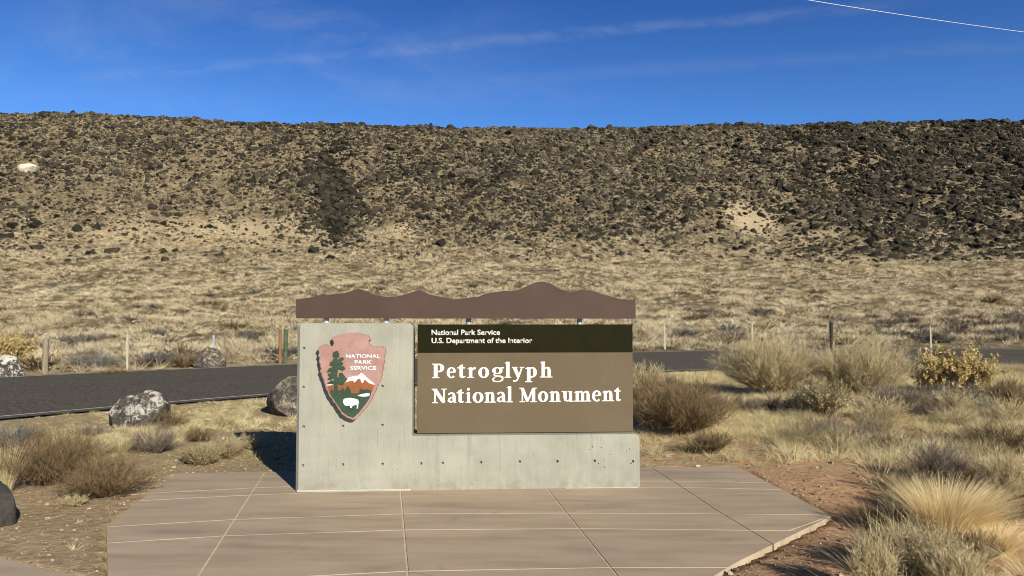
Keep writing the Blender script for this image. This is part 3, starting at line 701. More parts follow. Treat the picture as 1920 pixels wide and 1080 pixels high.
def place_rocks(idx):
    Vs, Ts, Ti, o = [], [], [], 0
    pid = rng.integers(0, len(HR), len(idx))
    for k in range(len(HR)):
        J = idx[pid == k]; V, T = HR[k]; n = len(J)
        if n == 0: continue
        a = rng.random(n)*6.283; ca, sa = np.cos(a), np.sin(a); s = SZ[J][:, None]
        st = rng.uniform(.75, 1.35, (n, 1))
        vx = V[None, :, 0]*s*st; vy = V[None, :, 1]*s; vz = V[None, :, 2]*s
        P = np.stack([vx*ca[:, None]-vy*sa[:, None]+X[J][:, None], vx*sa[:, None]+vy*ca[:, None]+Y[J][:, None], vz+Z[J][:, None]+s*.12], 2)
        Vs.append(P.reshape(-1, 3)); Ts.append((T[None]+(np.arange(n)*len(V))[:, None, None]).reshape(-1, 3)+o); o += n*len(V)
        Ti.append(np.repeat(rock_tint(J), len(V)))
    return np.concatenate(Vs), np.concatenate(Ts), np.concatenate(Ti)
V_, T_, t_ = place_rocks(rest)
tag(link('boulder_field', npmesh('boulder_field', V_, T_, t_), M_mrock), 'dark basalt rubble strewn over the whole mesa slope', 'rocks', kind='stuff')
rmesh = []
for k in range(10):
    V, T = HR[k]
    for tv in (.25, .5): rmesh.append(npmesh('mesa_boulder', V, T, np.full(len(V), tv)))
for q, i in enumerate(indiv):
    o = link('mesa_boulder', rmesh[q % 20], M_mrock if q < 20 else None, None, (X[i], Y[i], Z[i]+SZ[i]*.12)) if q < 20 else bpy.data.objects.new('mesa_boulder', rmesh[q % 20])
    if q >= 20: COL.objects.link(o); o.location = (X[i], Y[i], Z[i]+SZ[i]*.12)
    o.rotation_euler = (random.uniform(-.3, .3), random.uniform(-.3, .3), random.random()*6.28); s = SZ[i]; o.scale = (s*random.uniform(.8, 1.3), s, s)
    tag(o, 'large dark basalt boulder lying among rubble on the mesa slope', 'boulder', 'large boulders on the mesa slope')
# pale outcrop
g = march(53, 318); me = boulder_mesh('pale_outcrop', 88, (4.4, 3.0, 3.2), 8, 4, .16)
o = link('pale_outcrop', me, principled('chalky_rock', lambda t, pos, p: t.ramp(t.noise(3, pos, 6, .7), [(.35, (.40, .32, .21)), (.45, (.66, .59, .46)), (.7, (.78, .73, .62))]), 1, .1), None, (g.x, g.y+1.0, float(height(g.x, g.y+1))-.75))
o.rotation_euler = (.55, 0, 0); tag(o, 'bright cream rock outcrop high on the left of the mesa slope', 'rock')

# ------------------------------------------------------------------ vegetation
def ribbons(B, D, L, Wd, bend, segs, tint, r, taper=.8):
    """blades: base, unit direction, length, width, bend vector; returns verts, tris, tint"""
    n = len(B); a = r.random(n)*6.283; side = np.stack([np.cos(a), np.sin(a)*.6, np.zeros(n)], 1)
    side = side-D*(side*D).sum(1)[:, None]; side /= np.linalg.norm(side, axis=1)[:, None]+1e-9
    rings = []
    for k in range(segs+1):
        t = k/segs; c = B+D*(L*t)[:, None]+bend*(t*t)
        wv = side*(Wd*.5*(1-t*taper))[:, None]; rings += [c-wv, c+wv]
    V = np.stack(rings, 1).reshape(-1, 3); m = 2*(segs+1); base = (np.arange(n)*m)[:, None]
    fs = []
    for k in range(segs):
        q = 2*k; fs.append(np.concatenate([base+q, base+q+1, base+q+3], 1)); fs.append(np.concatenate([base+q, base+q+3, base+q+2], 1))
    T = np.stack(fs, 1).reshape(-1, 3)
    return V, T, np.repeat(tint, m)
class Soup:
    def __init__(s): s.V, s.T, s.t, s.n = [], [], [], 0
    def add(s, vtt):
        V, T, t = vtt; s.V.append(V); s.T.append(T+s.n); s.t.append(t); s.n += len(V); return s
    def mesh(s, name): return npmesh(name, np.concatenate(s.V), np.concatenate(s.T), np.concatenate(s.t))
def veg_mat(name, stops, trans=.25):
    m = bpy.data.materials.new(name); m.use_nodes = True; t = NT(m.node_tree)
    at = t.node('ShaderNodeAttribute', attribute_name='tint').outputs['Fac']; pos = t.node('ShaderNodeNewGeometry').outputs['Position']
    k = t.math('ADD', at, t.math('MULTIPLY', t.math('SUBTRACT', t.noise(2.5, pos, 3), .5), .35))
    c = t.ramp(k, stops)
    d = t.node('ShaderNodeBsdfDiffuse', {'Color': c}); tr = t.node('ShaderNodeBsdfTranslucent', {'Color': c})
    mx = t.node('ShaderNodeMixShader', {0: trans, 1: d.outputs[0], 2: tr.outputs[0]}); t.node('ShaderNodeOutputMaterial', {'Surface': mx.outputs[0]})
    return m
M_straw = veg_mat('dry_straw', [(.0, (.24, .18, .09)), (.35, (.46, .38, .20)), (.65, (.68, .59, .33)), (1, (.82, .74, .46))])
M_blond = veg_mat('golden_straw', [(.0, (.45, .32, .14)), (.5, (.78, .62, .32)), (1, (.95, .82, .52))], .3)
M_plain = veg_mat('plain_grass', [(.0, (0.1100, 0.0788, 0.0432)), (.3, (0.3000, 0.2364, 0.1404)), (.6, (0.6400, 0.5319, 0.3348)), (1, (0.8800, 0.7683, 0.5184))])
M_bbrown = veg_mat('brown_twigs', [(0, (0.0732, 0.0507, 0.0287)), (.5, (0.1830, 0.1274, 0.0690)), (1, (0.4026, 0.3009, 0.1667))], .1)
M_bolive = veg_mat('olive_twigs', [(0, (0.1904, 0.1512, 0.0784)), (.5, (0.4928, 0.4104, 0.2240)), (1, (0.8064, 0.6912, 0.4368))], .2)
M_bgold = veg_mat('golden_leaves', [(0, (.22, .15, .055)), (.5, (.52, .40, .17)), (1, (.74, .62, .32))], .2)
M_bgrey = veg_mat('grey_twigs', [(0, (.07, .07, .065)), (.5, (.17, .165, .145)), (1, (.32, .30, .25))], .1)
M_bgreen = veg_mat('yellow_green_stems', [(0, (0.1728, 0.1404, 0.0700)), (.5, (0.3564, 0.2916, 0.1540)), (1, (0.5616, 0.4860, 0.3080))], .2)
M_bpurp = veg_mat('mauve_grey_twigs', [(0, (0.0920, 0.0741, 0.0578)), (.5, (0.2185, 0.1767, 0.1365)), (1, (0.3565, 0.2964, 0.2205))], .1)

def unit(v): return v/(np.linalg.norm(v, axis=1)[:, None]+1e-9)
def shrub_soup(seed, R, H, stems=60, twigs=12, sub=6, wid=.004, upright=.6, curl=.3, lean=(0, 0), leaf=0, leafsize=.012, rag=.25, tw=.4):
    r = np.random.default_rng(seed); s = Soup()
    a = r.random(stems)*6.283; q = np.sqrt(r.random(stems))
    D = np.stack([np.cos(a)*q*R/H*1.0+lean[0], np.sin(a)*q*R/H+lean[1], np.full(stems, 1.0)*(upright+.4*r.random(stems))], 1)
    L = np.sqrt((q*R)**2+(H*np.sqrt(np.clip(1-q*q*.8, 0, 1)))**2)*r.uniform(1-rag, 1.0, stems); D = unit(D)
    B = np.stack([np.cos(a)*q*R*.15, np.sin(a)*q*R*.15, np.full(stems, -.01)], 1)
    bend = r.normal(0, 1, (stems, 3))*(curl*L*.4)[:, None]; bend[:, 2] = -np.abs(bend[:, 2])*.5*q
    s.add(ribbons(B, D, L, np.full(stems, wid*1.8), bend, 4, r.uniform(.0, .4, stems), r))
    def children(B, D, L, bend, m, frac, spread, w, t0, tint0, tint1):
        n = len(B)*m; i = np.repeat(np.arange(len(B)), m); t = r.uniform(t0, 1, n)
        P = B[i]+D[i]*(L[i]*t)[:, None]+bend[i]*(t*t)[:, None]
        dd = unit(D[i]+2*bend[i]*t[:, None]/(L[i][:, None]+1e-6)*.5+r.normal(0, spread, (n, 3))+np.array([0, 0, .12])); ll = L[i]*frac*r.uniform(.5, 1.1, n)
        bb = r.normal(0, 1, (n, 3))*(curl*ll*.4)[:, None]
        s.add(ribbons(P, dd, ll, np.full(n, w), bb, 2, r.uniform(tint0, tint1, n), r)); return P, dd, ll, bb
    c1 = children(B, D, L, bend, twigs, tw, .45, wid*1.1, .25, .1, .65)
    if sub:
        c2 = children(*c1, sub, .5, .55, wid*.7, .2, .3, 1.0)
        if leaf:
            i = r.integers(0, len(c2[0]), leaf); t = r.uniform(.3, 1, leaf); P = c2[0][i]+c2[1][i]*(c2[2][i]*t)[:, None]
            s.add(ribbons(P, unit(r.normal(size=(leaf, 3))), r.uniform(.6, 1.4, leaf)*leafsize*1.6, np.full(leaf, leafsize), np.zeros((leaf, 3)), 1, r.uniform(.3, 1, leaf), r, .5))
    return s
def clump_soup(seed, R, H, n=900, wid=.004, lean=(0, 0), arch=.5, spread=.6, base=.25, tmin=.4, tmax=1.0):
    r = np.random.default_rng(seed); a = r.random(n)*6.283; q = np.sqrt(r.random(n))
    B = np.stack([np.cos(a)*q*R*base, np.sin(a)*q*R*base, np.full(n, -.01)], 1)
    D = unit(np.stack([np.cos(a)*q*spread+lean[0]+r.normal(0, .1, n), np.sin(a)*q*spread+lean[1]+r.normal(0, .1, n), np.ones(n)], 1))
    L = H*r.uniform(.55, 1.15, n)*(1+.15*q)
    bend = np.stack([(np.cos(a)*q+lean[0]*1.5)*arch*L, (np.sin(a)*q+lean[1]*1.5)*arch*L, -arch*L*(.35+.4*q)*r.uniform(.5, 1.1, n)], 1)
    return Soup().add(ribbons(B, D, L, wid*r.uniform(.7, 1.3, n), bend, 5, r.uniform(tmin, tmax, n), r))
def put(name, me, m, u, v, label, cat, group=None, sink=.0):
    g = march(u, v); z = float(height(g.x, g.y)); o = link(name, me, m, None, (g.x, g.y, z-sink)); return tag(o, label, cat, group)
def shrub(u, v, wpx, hpx, m, label, seed, name='shrub', cat='shrub', group=None, **kw):
    g = march(u, v); s = g.y/F; R = wpx*s/2*.88; H = hpx*s*.86
    if 'wid' not in kw: kw['wid'] = max(.0022, 1.0*s*.55)
    return put(name, shrub_soup(seed, R, H, **kw).mesh(name), m, u, v, label, cat, group)
def clump(u, v, wpx, hpx, m, label, seed, name='grass_clump', cat='grass clump', **kw):
    g = march(u, v); s = g.y/F
    if 'wid' not in kw: kw['wid'] = max(.0022, s*.6)
    return put(name, clump_soup(seed, wpx*s/2, hpx*s, **kw).mesh(name), m, u, v, label, cat)

# right side
shrub(1445, 745, 210, 118, M_bolive, 'large wispy pale olive bush left of the two tall bushes by the road', 1, stems=220, twigs=20, sub=9, upright=.55, curl=.3, wid=.007, tw=.34, rag=.35)
shrub(1612, 752, 200, 128, M_bolive, 'large wispy pale olive bush right of the two tall bushes by the road', 2, stems=200, twigs=20, sub=9, upright=.6, curl=.3, wid=.007, tw=.34, rag=.4)
shrub(1285, 815, 190, 108, M_bbrown, 'wide rusty brown twiggy bush just right of the sign panel', 3, stems=200, twigs=18, sub=9, upright=.5, curl=.5, wid=.0045)
shrub(1215, 790, 90, 95, M_bbrown, 'dark brown bush partly behind right end of the sign', 33, stems=70, twigs=12, sub=6, curl=.3, wid=.006)
shrub(1210, 740, 80, 65, M_bolive, 'pale feathery bush peeking out behind the right edge of the sign', 34, stems=50, twigs=12, sub=5, curl=.2, wid=.008)
shrub(1545, 785, 110, 72, M_bgreen, 'small yellow green upright bush in front of the two olive bushes', 4, stems=70, twigs=12, sub=5, curl=.15, wid=.008, leaf=2500, leafsize=.02)
shrub(1790, 748, 158, 98, M_bgold, 'golden leaved bush against the road at right', 5, stems=80, twigs=10, sub=6, curl=.2, wid=.006, leaf=34000, leafsize=.026, rag=.45)
shrub(1788, 766, 150, 58, M_bgrey, 'round grey tumbleweed below the golden bush', 6, name='tumbleweed', cat='tumbleweed', stems=140, twigs=14, sub=5, upright=.15, curl=.7, wid=.006)
shrub(1680, 770, 120, 55, M_bpurp, 'dull grey brown low bush left of the tumbleweed', 7, stems=80, twigs=12, sub=5, curl=.3, wid=.007)
shrub(1900, 770, 110, 70, M_bbrown, 'brown straggly bush right of the golden bush at photo edge', 8, stems=80, twigs=12, sub=5, curl=.3, wid=.006)
shrub(1330, 850, 100, 50, M_bbrown, 'low rounded brown bush on bare soil right of the sign', 9, stems=90, twigs=12, sub=5, curl=.35, wid=.004)
shrub(1560, 835, 150, 55, M_bpurp, 'flat dark brown bush in middle of the right hand grass', 10, stems=110, twigs=12, sub=6, curl=.35, wid=.005)
shrub(1760, 905, 130, 80, M_bpurp, 'grey brown scrub behind the blond grass clump', 12, stems=90, twigs=12, sub=6, curl=.3, wid=.004)
shrub(1885, 950, 90, 120, M_bolive, 'tall dry thicket at right edge beside the blond grass clump', 13, stems=90, twigs=12, sub=6, curl=.3, wid=.004)
clump(1775, 1006, 100, 112, M_blond, 'big arching blond bunch grass at lower right', 14, n=4200, lean=(.10, -.02), arch=.5, spread=.12, base=.95, tmin=.3, wid=.0028)
clump(1866, 1035, 60, 62, M_blond, 'smaller blond bunch grass right of the big arching clump', 15, n=1300, lean=(.1, 0), arch=.45, spread=.3, base=.8, wid=.0028)
shrub(1655, 985, 130, 55, M_bbrown, 'leafless reddish brown twigs in front of the blond clump', 16, stems=70, twigs=9, sub=5, curl=.4, wid=.0035, upright=.35)
shrub(1840, 1050, 90, 65, M_bbrown, 'dark reddish twiggy bush at foot of the blond clumps', 17, stems=80, twigs=10, sub=6, curl=.4, wid=.0032)
shrub(1715, 1085, 190, 95, M_bgreen, 'wide grey green rabbitbrush at bottom right', 18, stems=170, twigs=16, sub=8, curl=.35, wid=.0026, leaf=14000, leafsize=.006, upright=.6)
shrub(1640, 1125, 100, 110, M_bolive, 'tan dried stalk bush at bottom edge left of the rabbitbrush', 19, stems=90, twigs=12, sub=6, curl=.2, wid=.0035)
shrub(1800, 1130, 120, 110, M_bolive, 'pale dried stalk bush at bottom edge right of the rabbitbrush', 20, stems=90, twigs=12, sub=6, curl=.2, wid=.0035)
# left side
shrub(95, 910, 200, 108, M_bbrown, 'dark brown bushy shrub at left, nearer the photo edge', 22, stems=150, twigs=18, sub=9, curl=.5, wid=.003, upright=.45)
shrub(200, 928, 150, 84, M_bbrown, 'lighter brown shrub leaning against the dark brown one', 24, stems=130, twigs=18, sub=9, curl=.5, wid=.003, upright=.45)
shrub(376, 868, 70, 46, M_bgreen, 'small round olive brown cushion bush left of the sign shadow', 25, stems=150, twigs=12, sub=6, curl=.25, wid=.0045, upright=.4)
shrub(28, 842, 100, 52, M_bgrey, 'low grey bush behind the brown shrubs at left edge', 26, stems=70, twigs=12, sub=5, curl=.4, wid=.005)
clump(165, 862, 70, 42, M_bgreen, 'yellow green grass tuft behind the brown shrubs', 27, n=900, spread=.8)
clump(10, 925, 55, 85, M_straw, 'tall upright straw stalks at left edge', 28, n=420, spread=.28, arch=.12, wid=.003)
shrub(290, 852, 110, 60, M_bpurp, 'thin reddish weeds growing against the lichen boulder', 29, stems=60, twigs=10, sub=4, curl=.25, wid=.004)
clump(225, 850, 70, 45, M_straw, 'pale grass tuft in front of the lichen boulder', 30, n=500, spread=.7)
shrub(140, 945, 60, 28, M_straw, 'thin pale weed below the brown shrubs', 31, stems=40, twigs=8, sub=4, curl=.5, wid=.0035)
clump(205, 982, 40, 14, M_straw, 'flattened straw tuft at left corner of the pavement', 36, n=120, spread=1.6, arch=.5)
shrub(1100, 916, 14, 12, M_bbrown, 'tiny weed growing at the foot of the concrete wall', 32, name='weed', cat='weed', stems=14, twigs=5, sub=3, wid=.003)
# across the road
shrub(172, 690, 90, 44, M_bgrey, 'grey tumbleweed heap between two fence posts across the road', 37, name='tumbleweed', cat='tumbleweed', stems=90, twigs=12, sub=5, upright=.15, curl=.8, wid=.013)
shrub(25, 680, 90, 62, M_bgold, 'yellow leafed bush behind the white faced boulder', 38, stems=60, twigs=10, sub=5, curl=.25, wid=.012, leaf=3000, leafsize=.045)
shrub(1375, 640, 90, 28, M_bpurp, 'dark mauve bush beyond the road between two thin fence posts', 39, stems=60, twigs=10, sub=4, curl=.4, wid=.02)
shrub(345, 690, 60, 30, M_bbrown, 'brown weedy bush left of the angular boulder across the road', 40, stems=60, twigs=10, sub=4, curl=.4, wid=.013)
shrub(212, 700, 60, 12, M_bbrown, 'very low brown mat of scrub at far road edge', 41, stems=60, twigs=10, sub=3, curl=.4, wid=.012)

# repeated scrub on the plain: a few meshes, many copies
protos = []
for k, (m, nm) in enumerate(((M_bbrown, 'brown'), (M_bpurp, 'mauve'), (M_bolive, 'olive'), (M_bbrown, 'brown'), (M_bgrey, 'grey'))):
    s = shrub_soup(200+k, .75, .62, stems=36, twigs=8, sub=3, curl=.35, wid=.035, upright=.5); me = s.mesh('plain_shrub'); me.materials.append(m); protos.append(me)
cnt = 0; r2 = np.random.default_rng(5); spots = []
while cnt < 230:
    y = 24+110*r2.random()**1.0; x = r2.uniform(-.72, .72)*y
    if float(road_dist(x, y)) < 1.6: continue
    U1, V1 = proj(x, y, float(hs_(x, y)))
    if vnoise(x, y, 9) < -.12: continue
    spots.append((x, y, r2.integers(0, 5), r2.uniform(.6, 1.35))); cnt += 1
for q in range(44):   # mauve band at right
    u = r2.uniform(1640, 1960); v = r2.uniform(590, 640); g = march(u, v); spots.append((g.x, g.y, 1, r2.uniform(.8, 1.4)))
for x, y, k, s in spots:
    if float(road_dist(x, y)) < 1.2: continue
    o = bpy.data.objects.new('plain_shrub', protos[k]); COL.objects.link(o); o.location = (x, y, float(height(x, y))-.03); o.rotation_euler = (0, 0, r2.random()*6.28); o.scale = (s*1.15, s, s*.85)
    tag(o, 'low twiggy shrub scattered over the grassy plain across the road', 'shrub', 'scattered shrubs on the plain')

nearp = []
for k, (m, H_) in enumerate(((M_bbrown, .34), (M_bpurp, .30), (M_bolive, .42), (M_bbrown, .25))):
    me = shrub_soup(300+k, .36, H_, stems=60, twigs=14, sub=7, curl=.5, wid=.0042, upright=.5, rag=.45).mesh('low_shrub'); me.materials.append(m); nearp.append(me)
r3 = np.random.default_rng(12); NS = []
while len(NS) < 62:
    u, v = r3.uniform(1200, 1960), r3.uniform(722, 985); 
    if v > 850 and u < 1640: continue
    if v > 900 and u < 1720: continue
    NS.append((u, v))
for q in range(16): NS.append((r3.uniform(0, 470), r3.uniform(800, 860)))
for u, v in NS:
    g = march(u, v); x, y = g.x, g.y
    if float(road_dist(x, y)) < .8 or float(poly_dist(np.array([x]), np.array([y]), PADA)[0]) < .4: continue
    o = bpy.data.objects.new('low_shrub', nearp[r3.integers(0, 4)]); COL.objects.link(o); sc_ = r3.uniform(.55, 1.25)*(.7 if u < 600 else 1)
    o.location = (x, y, float(height(x, y))-.02); o.rotation_euler = (0, 0, r3.random()*6.28); o.scale = (sc_*1.15, sc_, sc_*r3.uniform(.7, 1.1))
    tag(o, 'low dry brown or tan shrub in the grass between pavement and road', 'shrub', 'low shrubs on the near side of the road')

# ---- ground-cover grass (stuff)
CU = [0, 160, 320, 480, 640, 1120, 1280, 1360, 1440, 1600, 1760, 1920]
CV = [690, 740, 780, 820, 860, 900, 940, 980, 1020, 1080]
CT = np.array([[.8]*12, [.7, .8, .8, .9, .9, .8, 1, 1, 1, 1, 1, 1], [.65, .7, .85, 1, .9, .8, .9, .9, .9, 1, 1, 1], [.7, .65, .85, 1, .8, .8, .8, .55, .75, .9, 1, 1],
               [.6, .5, .35, .35, .2, .4, .55, .35, .3, .5, 1, 1], [.5, .45, .12, .05, 0, 0, .2, .02, .02, .05, .7, 1], [.3, .2, .08, .05, 0, 0, .0, .0, .0, .0, .5, .8],
               [.05, .1, .05, 0, 0, 0, 0, .0, 0, .0, .4, .7], [.02, .03, 0, 0, 0, 0, 0, 0, 0, .05, .4, .3], [.01, .02, 0, 0, 0, 0, 0, 0, 0, .05, .4, .15]])
def cover(u, v):
    iu = np.clip(np.interp(u, CU, range(12)), 0, 10.999); iv = np.clip(np.interp(v, CV, range(10)), 0, 8.999)
    a = iu.astype(int); b = iv.astype(int); fa = iu-a; fb = iv-b
    return (CT[b, a]*(1-fa)+CT[b, a+1]*fa)*(1-fb)+(CT[b+1, a]*(1-fa)+CT[b+1, a+1]*fa)*fb
def grass(name, Xs, Ys, hgt, blades, wid, m, label, segs=2, tmean=.55, spread=.9, seed=9, trange=.28):
    r = np.random.default_rng(seed); n = len(Xs); Zs = height(Xs, Ys)-.01
    i = np.repeat(np.arange(n), blades); N = len(i); a = r.random(N)*6.283; q = np.sqrt(r.random(N))
    h = (hgt if np.ndim(hgt) else np.full(n, hgt))[i]; ln = r.normal(0, .25, (n, 2))[i]
    B = np.stack([Xs[i]+np.cos(a)*q*h*.35, Ys[i]+np.sin(a)*q*h*.35, Zs[i]], 1)
    D = unit(np.stack([np.cos(a)*q*spread+ln[:, 0]+r.normal(0, .2, N), np.sin(a)*q*spread+ln[:, 1]+r.normal(0, .2, N), np.full(N, .9)], 1))
    L = h*r.uniform(.5, 1.15, N); bend = np.stack([np.cos(a)*L*.3*r.random(N), np.sin(a)*L*.3*r.random(N), -L*.25*r.random(N)], 1)
    tt = np.clip((r.normal(tmean, trange*.6, n)+fbm(Xs, Ys, 4, 3)*.5)[i]+r.normal(0, .12, N), 0, 1)
    wv = (wid if np.ndim(wid) else np.full(n, wid))[i]*r.uniform(.6, 1.4, N)
    return tag(link(name, Soup().add(ribbons(B, D, L, wv, bend, segs, tt, r)).mesh(name), m), label, 'grass', kind='stuff')
# near field
N = 60000; Yn = rng.uniform(4, 30, N); Xn = rng.uniform(-.8, .8, N)*Yn
zz = hs_(Xn, Yn); un, vn = proj(Xn, Yn, zz)
pw = Yn/30                                        # uniform area density
patch = np.clip(.75+2.6*fbm(Xn, Yn, 1.3, 3), 0, 1.6)
ok = (rng.random(N) < pw*cover(un, vn)*patch*1.3) & (road_dist(Xn, Yn) > .1) & (poly_dist(Xn, Yn, PADA) > .04) & (poly_dist(Xn, Yn, PATHA) > .04) & (Yn < near_f(Xn))
Xn, Yn, un, vn = Xn[ok], Yn[ok], un[ok], vn[ok]
lush = np.interp(un, [0, 600, 1200, 1700, 1920], [.55, .62, .75, 1.2, 1.3])
hg = rng.uniform(.06, .24, len(Xn))*lush*np.clip(1+fbm(Xn, Yn, 2, 2), .5, 1.6)
edge = np.clip(1-road_dist(Xn, Yn)/1.5, 0, 1); hg = hg*(1-.55*edge)
grass('dry_grass', Xn, Yn, hg, 44, .0028+Yn*.00010, M_straw, 'pale dry grass covering the soil between pavement and road', 2)
# litter lying on the soil
N = 26000; Yl = rng.uniform(4.2, 14, N); Xl = rng.uniform(-.75, .75, N)*Yl; ul, vl = proj(Xl, Yl, 0*Xl)
ok = (poly_dist(Xl, Yl, PADA) > .03) & (poly_dist(Xl, Yl, PATHA) > .03) & (rng.random(N) < Yl/14*np.clip(cover(ul, vl)+.12, 0, 1)) & (road_dist(Xl, Yl) > .2)
Xl, Yl = Xl[ok], Yl[ok]; n = len(Xl); aa = rng.random(n)*6.283
Dl = unit(np.stack([np.cos(aa), np.sin(aa), rng.uniform(0, .25, n)], 1)); Ll = rng.uniform(.03, .16, n)
bl = rng.normal(0, .02, (n, 3)); bl[:, 2] = 0
tag(link('straw_litter', Soup().add(ribbons(np.stack([Xl, Yl, height(Xl, Yl)+.006], 1), Dl, Ll, rng.uniform(.002, .006, n), bl, 2, rng.uniform(0, 1, n), rng)).mesh('straw_litter'), M_straw), 'loose broken straw and twigs on bare soil', 'straw', kind='stuff')
# pebbles
N = 15000; Xp = rng.uniform(-.75, .75, N); Yp = 4.2+9*rng.random(N); Xp = Xp*Yp
ok = (poly_dist(Xp, Yp, PADA) > .02) & (poly_dist(Xp, Yp, PATHA) > .02) & (road_dist(Xp, Yp) > .3); J = np.nonzero(ok)[0]
X, Y, Z, SZ = Xp, Yp, height(Xp, Yp), np.clip(.0065*np.exp(rng.normal(0, .65, N)), .003, .04)
V_, T_, t_ = place_rocks(J)
M_peb = principled('pebble', lambda t, pos, p: t.ramp(t.node('ShaderNodeAttribute', attribute_name='tint').outputs['Fac'], [(.1, (.20, .14, .09)), (.5, (.36, .26, .17)), (.9, (.55, .48, .38))]), 1, .1)
tag(link('pebbles', npmesh('pebbles', V_, T_, t_), M_peb), 'small pebbles and clods on the bare soil', 'pebbles', kind='stuff')
# plain and slope grass
N = 74000; Yq = 18+(128)*rng.random(N)**.8; Xq = rng.uniform(-.74, .74, N)*Yq
ok = (Yq > far_f(Xq)+.4) & (rng.random(N) < np.clip(.72+1.7*fbm(Xq, Yq*.6, 3, 4), .08, 1)*np.clip(road_dist(Xq, Yq)/3+.35, 0, 1)); Xq, Yq = Xq[ok], Yq[ok]
grass('plain_grass', Xq, Yq, rng.uniform(.22, .62, len(Xq))*np.interp(Yq, [20, 60, 140], [.75, 1, 1.15]), 15, np.interp(Yq, [20, 140], [.012, .07]), M_plain, 'blond tufted grass filling the plain below the mesa', 1, .56, 1.1, trange=.75)
N = 90000; Yq = rng.uniform(128, 212, N); Xq = rng.uniform(-.76, .76, N)*Yq
Uq, Vq = proj(Xq, Yq, hs_(Xq, Yq)); ok = rng.random(N) < np.clip(.6+1.8*fbm(Xq, Yq, 6, 3), .1, 1)*(1-.85*gauss(Uq, Vq, 1408, 412, 60, 40))*(1-.85*np.exp(-((Uq-622)/28)**2)*((Vq > 285) & (Vq < 430))); Xq, Yq = Xq[ok], Yq[ok]
grass('slope_grass', Xq, Yq, rng.uniform(.25, .75, len(Xq)), 8, .06, M_plain, 'sparse dry grass between the rocks of the mesa slope', 1, .6, 1.3, trange=.6)

# ------------------------------------------------------------------ fence
fence = bpy.data.objects.new('wire_fence', None); COL.objects.link(fence)
M_wood = principled('weathered_wood', lambda t, pos, p: t.ramp(t.noise(1, t.scaled(pos, (30, 30, 3)), 4), [(.3, (.16, .14, .09)), (.7, (.34, .30, .20))]), .95)
M_dwood = principled('dark_wood', lambda t, pos, p: t.ramp(t.noise(1, t.scaled(pos, (30, 30, 3)), 4), [(.3, (.03, .028, .022)), (.7, (.07, .06, .05))]), .95)
M_rustp = principled('rusty_steel', lambda t, pos, p: t.ramp(t.noise(25, pos, 4), [(.3, (.16, .085, .04)), (.7, (.34, .19, .09))]), .95)
M_green = principled('green_paint', lambda t, pos, p: t.ramp(t.noise(12, pos, 4), [(.3, (.05, .075, .04)), (.7, (.13, .155, .09))]), .8)
M_pale = principled('pale_steel', lambda t, pos, p: t.ramp(t.noise(25, pos, 4), [(.3, (.32, .29, .22)), (.7, (.55, .51, .41))]), .8)
POSTS = [(84, 704, 636, 10, M_wood, 'thick grey green wooden post'), (238, 697, 627, 4.5, M_pale, 'thin pale steel post leaning slightly'), (400, 688, 628, 4, M_galv, 'thin post behind angular boulder'),
         (525, 682, 619, 6, M_rustp, 'rusty brown post beside the green one'), (534.5, 682, 618, 8, M_green, 'green painted post'),
         (1247, 657, 605, 3, M_pale, 'thin pale post nearest the sign'), (1410.5, 656, 603, 3, M_pale, 'thin pale post behind the olive bush'), (1560, 656, 604, 6.5, M_dwood, 'thick dark wooden post'), (1746, 654, 611, 2.6, M_pale, 'thin white post behind the golden bush')]
tops = []; first = None
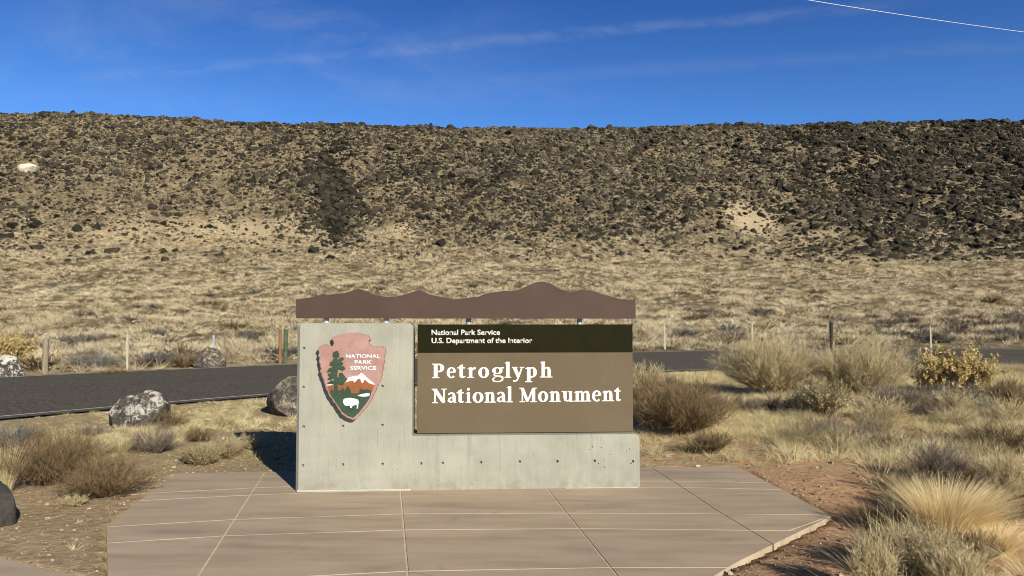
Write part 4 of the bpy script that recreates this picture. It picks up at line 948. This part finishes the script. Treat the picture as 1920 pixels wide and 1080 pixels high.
for u, vb, vt, wp, m, lab in POSTS:
    g = march(u, vb); y = max(g.y, float(far_f(g.x))+.35); x = raydir(u, vb).x/raydir(u, vb).y*y; z0 = float(height(x, y)); d = raydir(u, vt); zt = EYE+d.z/d.y*y
    if first is None: first = Vector((x, y, z0)); fence.location = first
    wv = wp*y/F; bm = bmesh.new()
    if wp > 5: bmesh.ops.create_cone(bm, cap_ends=True, segments=12, radius1=wv*.52, radius2=wv*.48, depth=zt-z0+.1, matrix=Matrix.Translation((0, 0, (zt-z0)/2-.05)))
    else:
        box(bm, -wv/2, wv/2, -.006, .006, -.05, zt-z0); box(bm, -.008, .008, .006, wv, -.05, zt-z0)
    o = bmobj('post', bm, m, fence); o.location = Vector((x, y, z0))-first; o['label'] = lab
    o.rotation_euler = (0, random.uniform(-.02, .02), 0); tops.append(Vector((x, y, z0)))
tag(fence, 'low wire fence of mixed thin steel and wooden posts along far side of the road', 'fence')
for hh in (.35, .65, .95):
    cu = bpy.data.curves.new('wire', 'CURVE'); cu.dimensions = '3D'; cu.bevel_depth = .0010; sp_ = cu.splines.new('POLY'); sp_.points.add(len(tops)-1)
    for i, p in enumerate(tops): q = p-first+Vector((0, 0, hh)); sp_.points[i].co = (*q, 1)
    tmp = bpy.data.objects.new('tmp', cu); COL.objects.link(tmp); dg = bpy.context.evaluated_depsgraph_get(); me = bpy.data.meshes.new_from_object(tmp.evaluated_get(dg)); bpy.data.objects.remove(tmp)
    link('wire', me, M_galv, fence)

# ------------------------------------------------------------------ overhead cable
M_cable = flatcol('bright_cable', (.72, .72, .72), .05, .4, .5)
cu = bpy.data.curves.new('cable', 'CURVE'); cu.dimensions = '3D'; cu.bevel_depth = .007; cu.bevel_resolution = 2; sp_ = cu.splines.new('POLY'); K = 24; sp_.points.add(K)
A0 = Vector((0, 0, EYE))+raydir(1515, 0)*17; B0 = Vector((0, 0, EYE))+raydir(1920, 60)*22
for i in range(K+1):
    t = -1.4+3.6*i/K; q = A0.lerp(B0, t); q.z += .10*(t-.5)**2-.025
    sp_.points[i].co = (*q, 1)
tmp = bpy.data.objects.new('tmp', cu); COL.objects.link(tmp); dg = bpy.context.evaluated_depsgraph_get(); me = bpy.data.meshes.new_from_object(tmp.evaluated_get(dg)); bpy.data.objects.remove(tmp)
tag(link('overhead_cable', me, M_cable), 'thin pale overhead cable crossing the sky at upper right', 'cable')
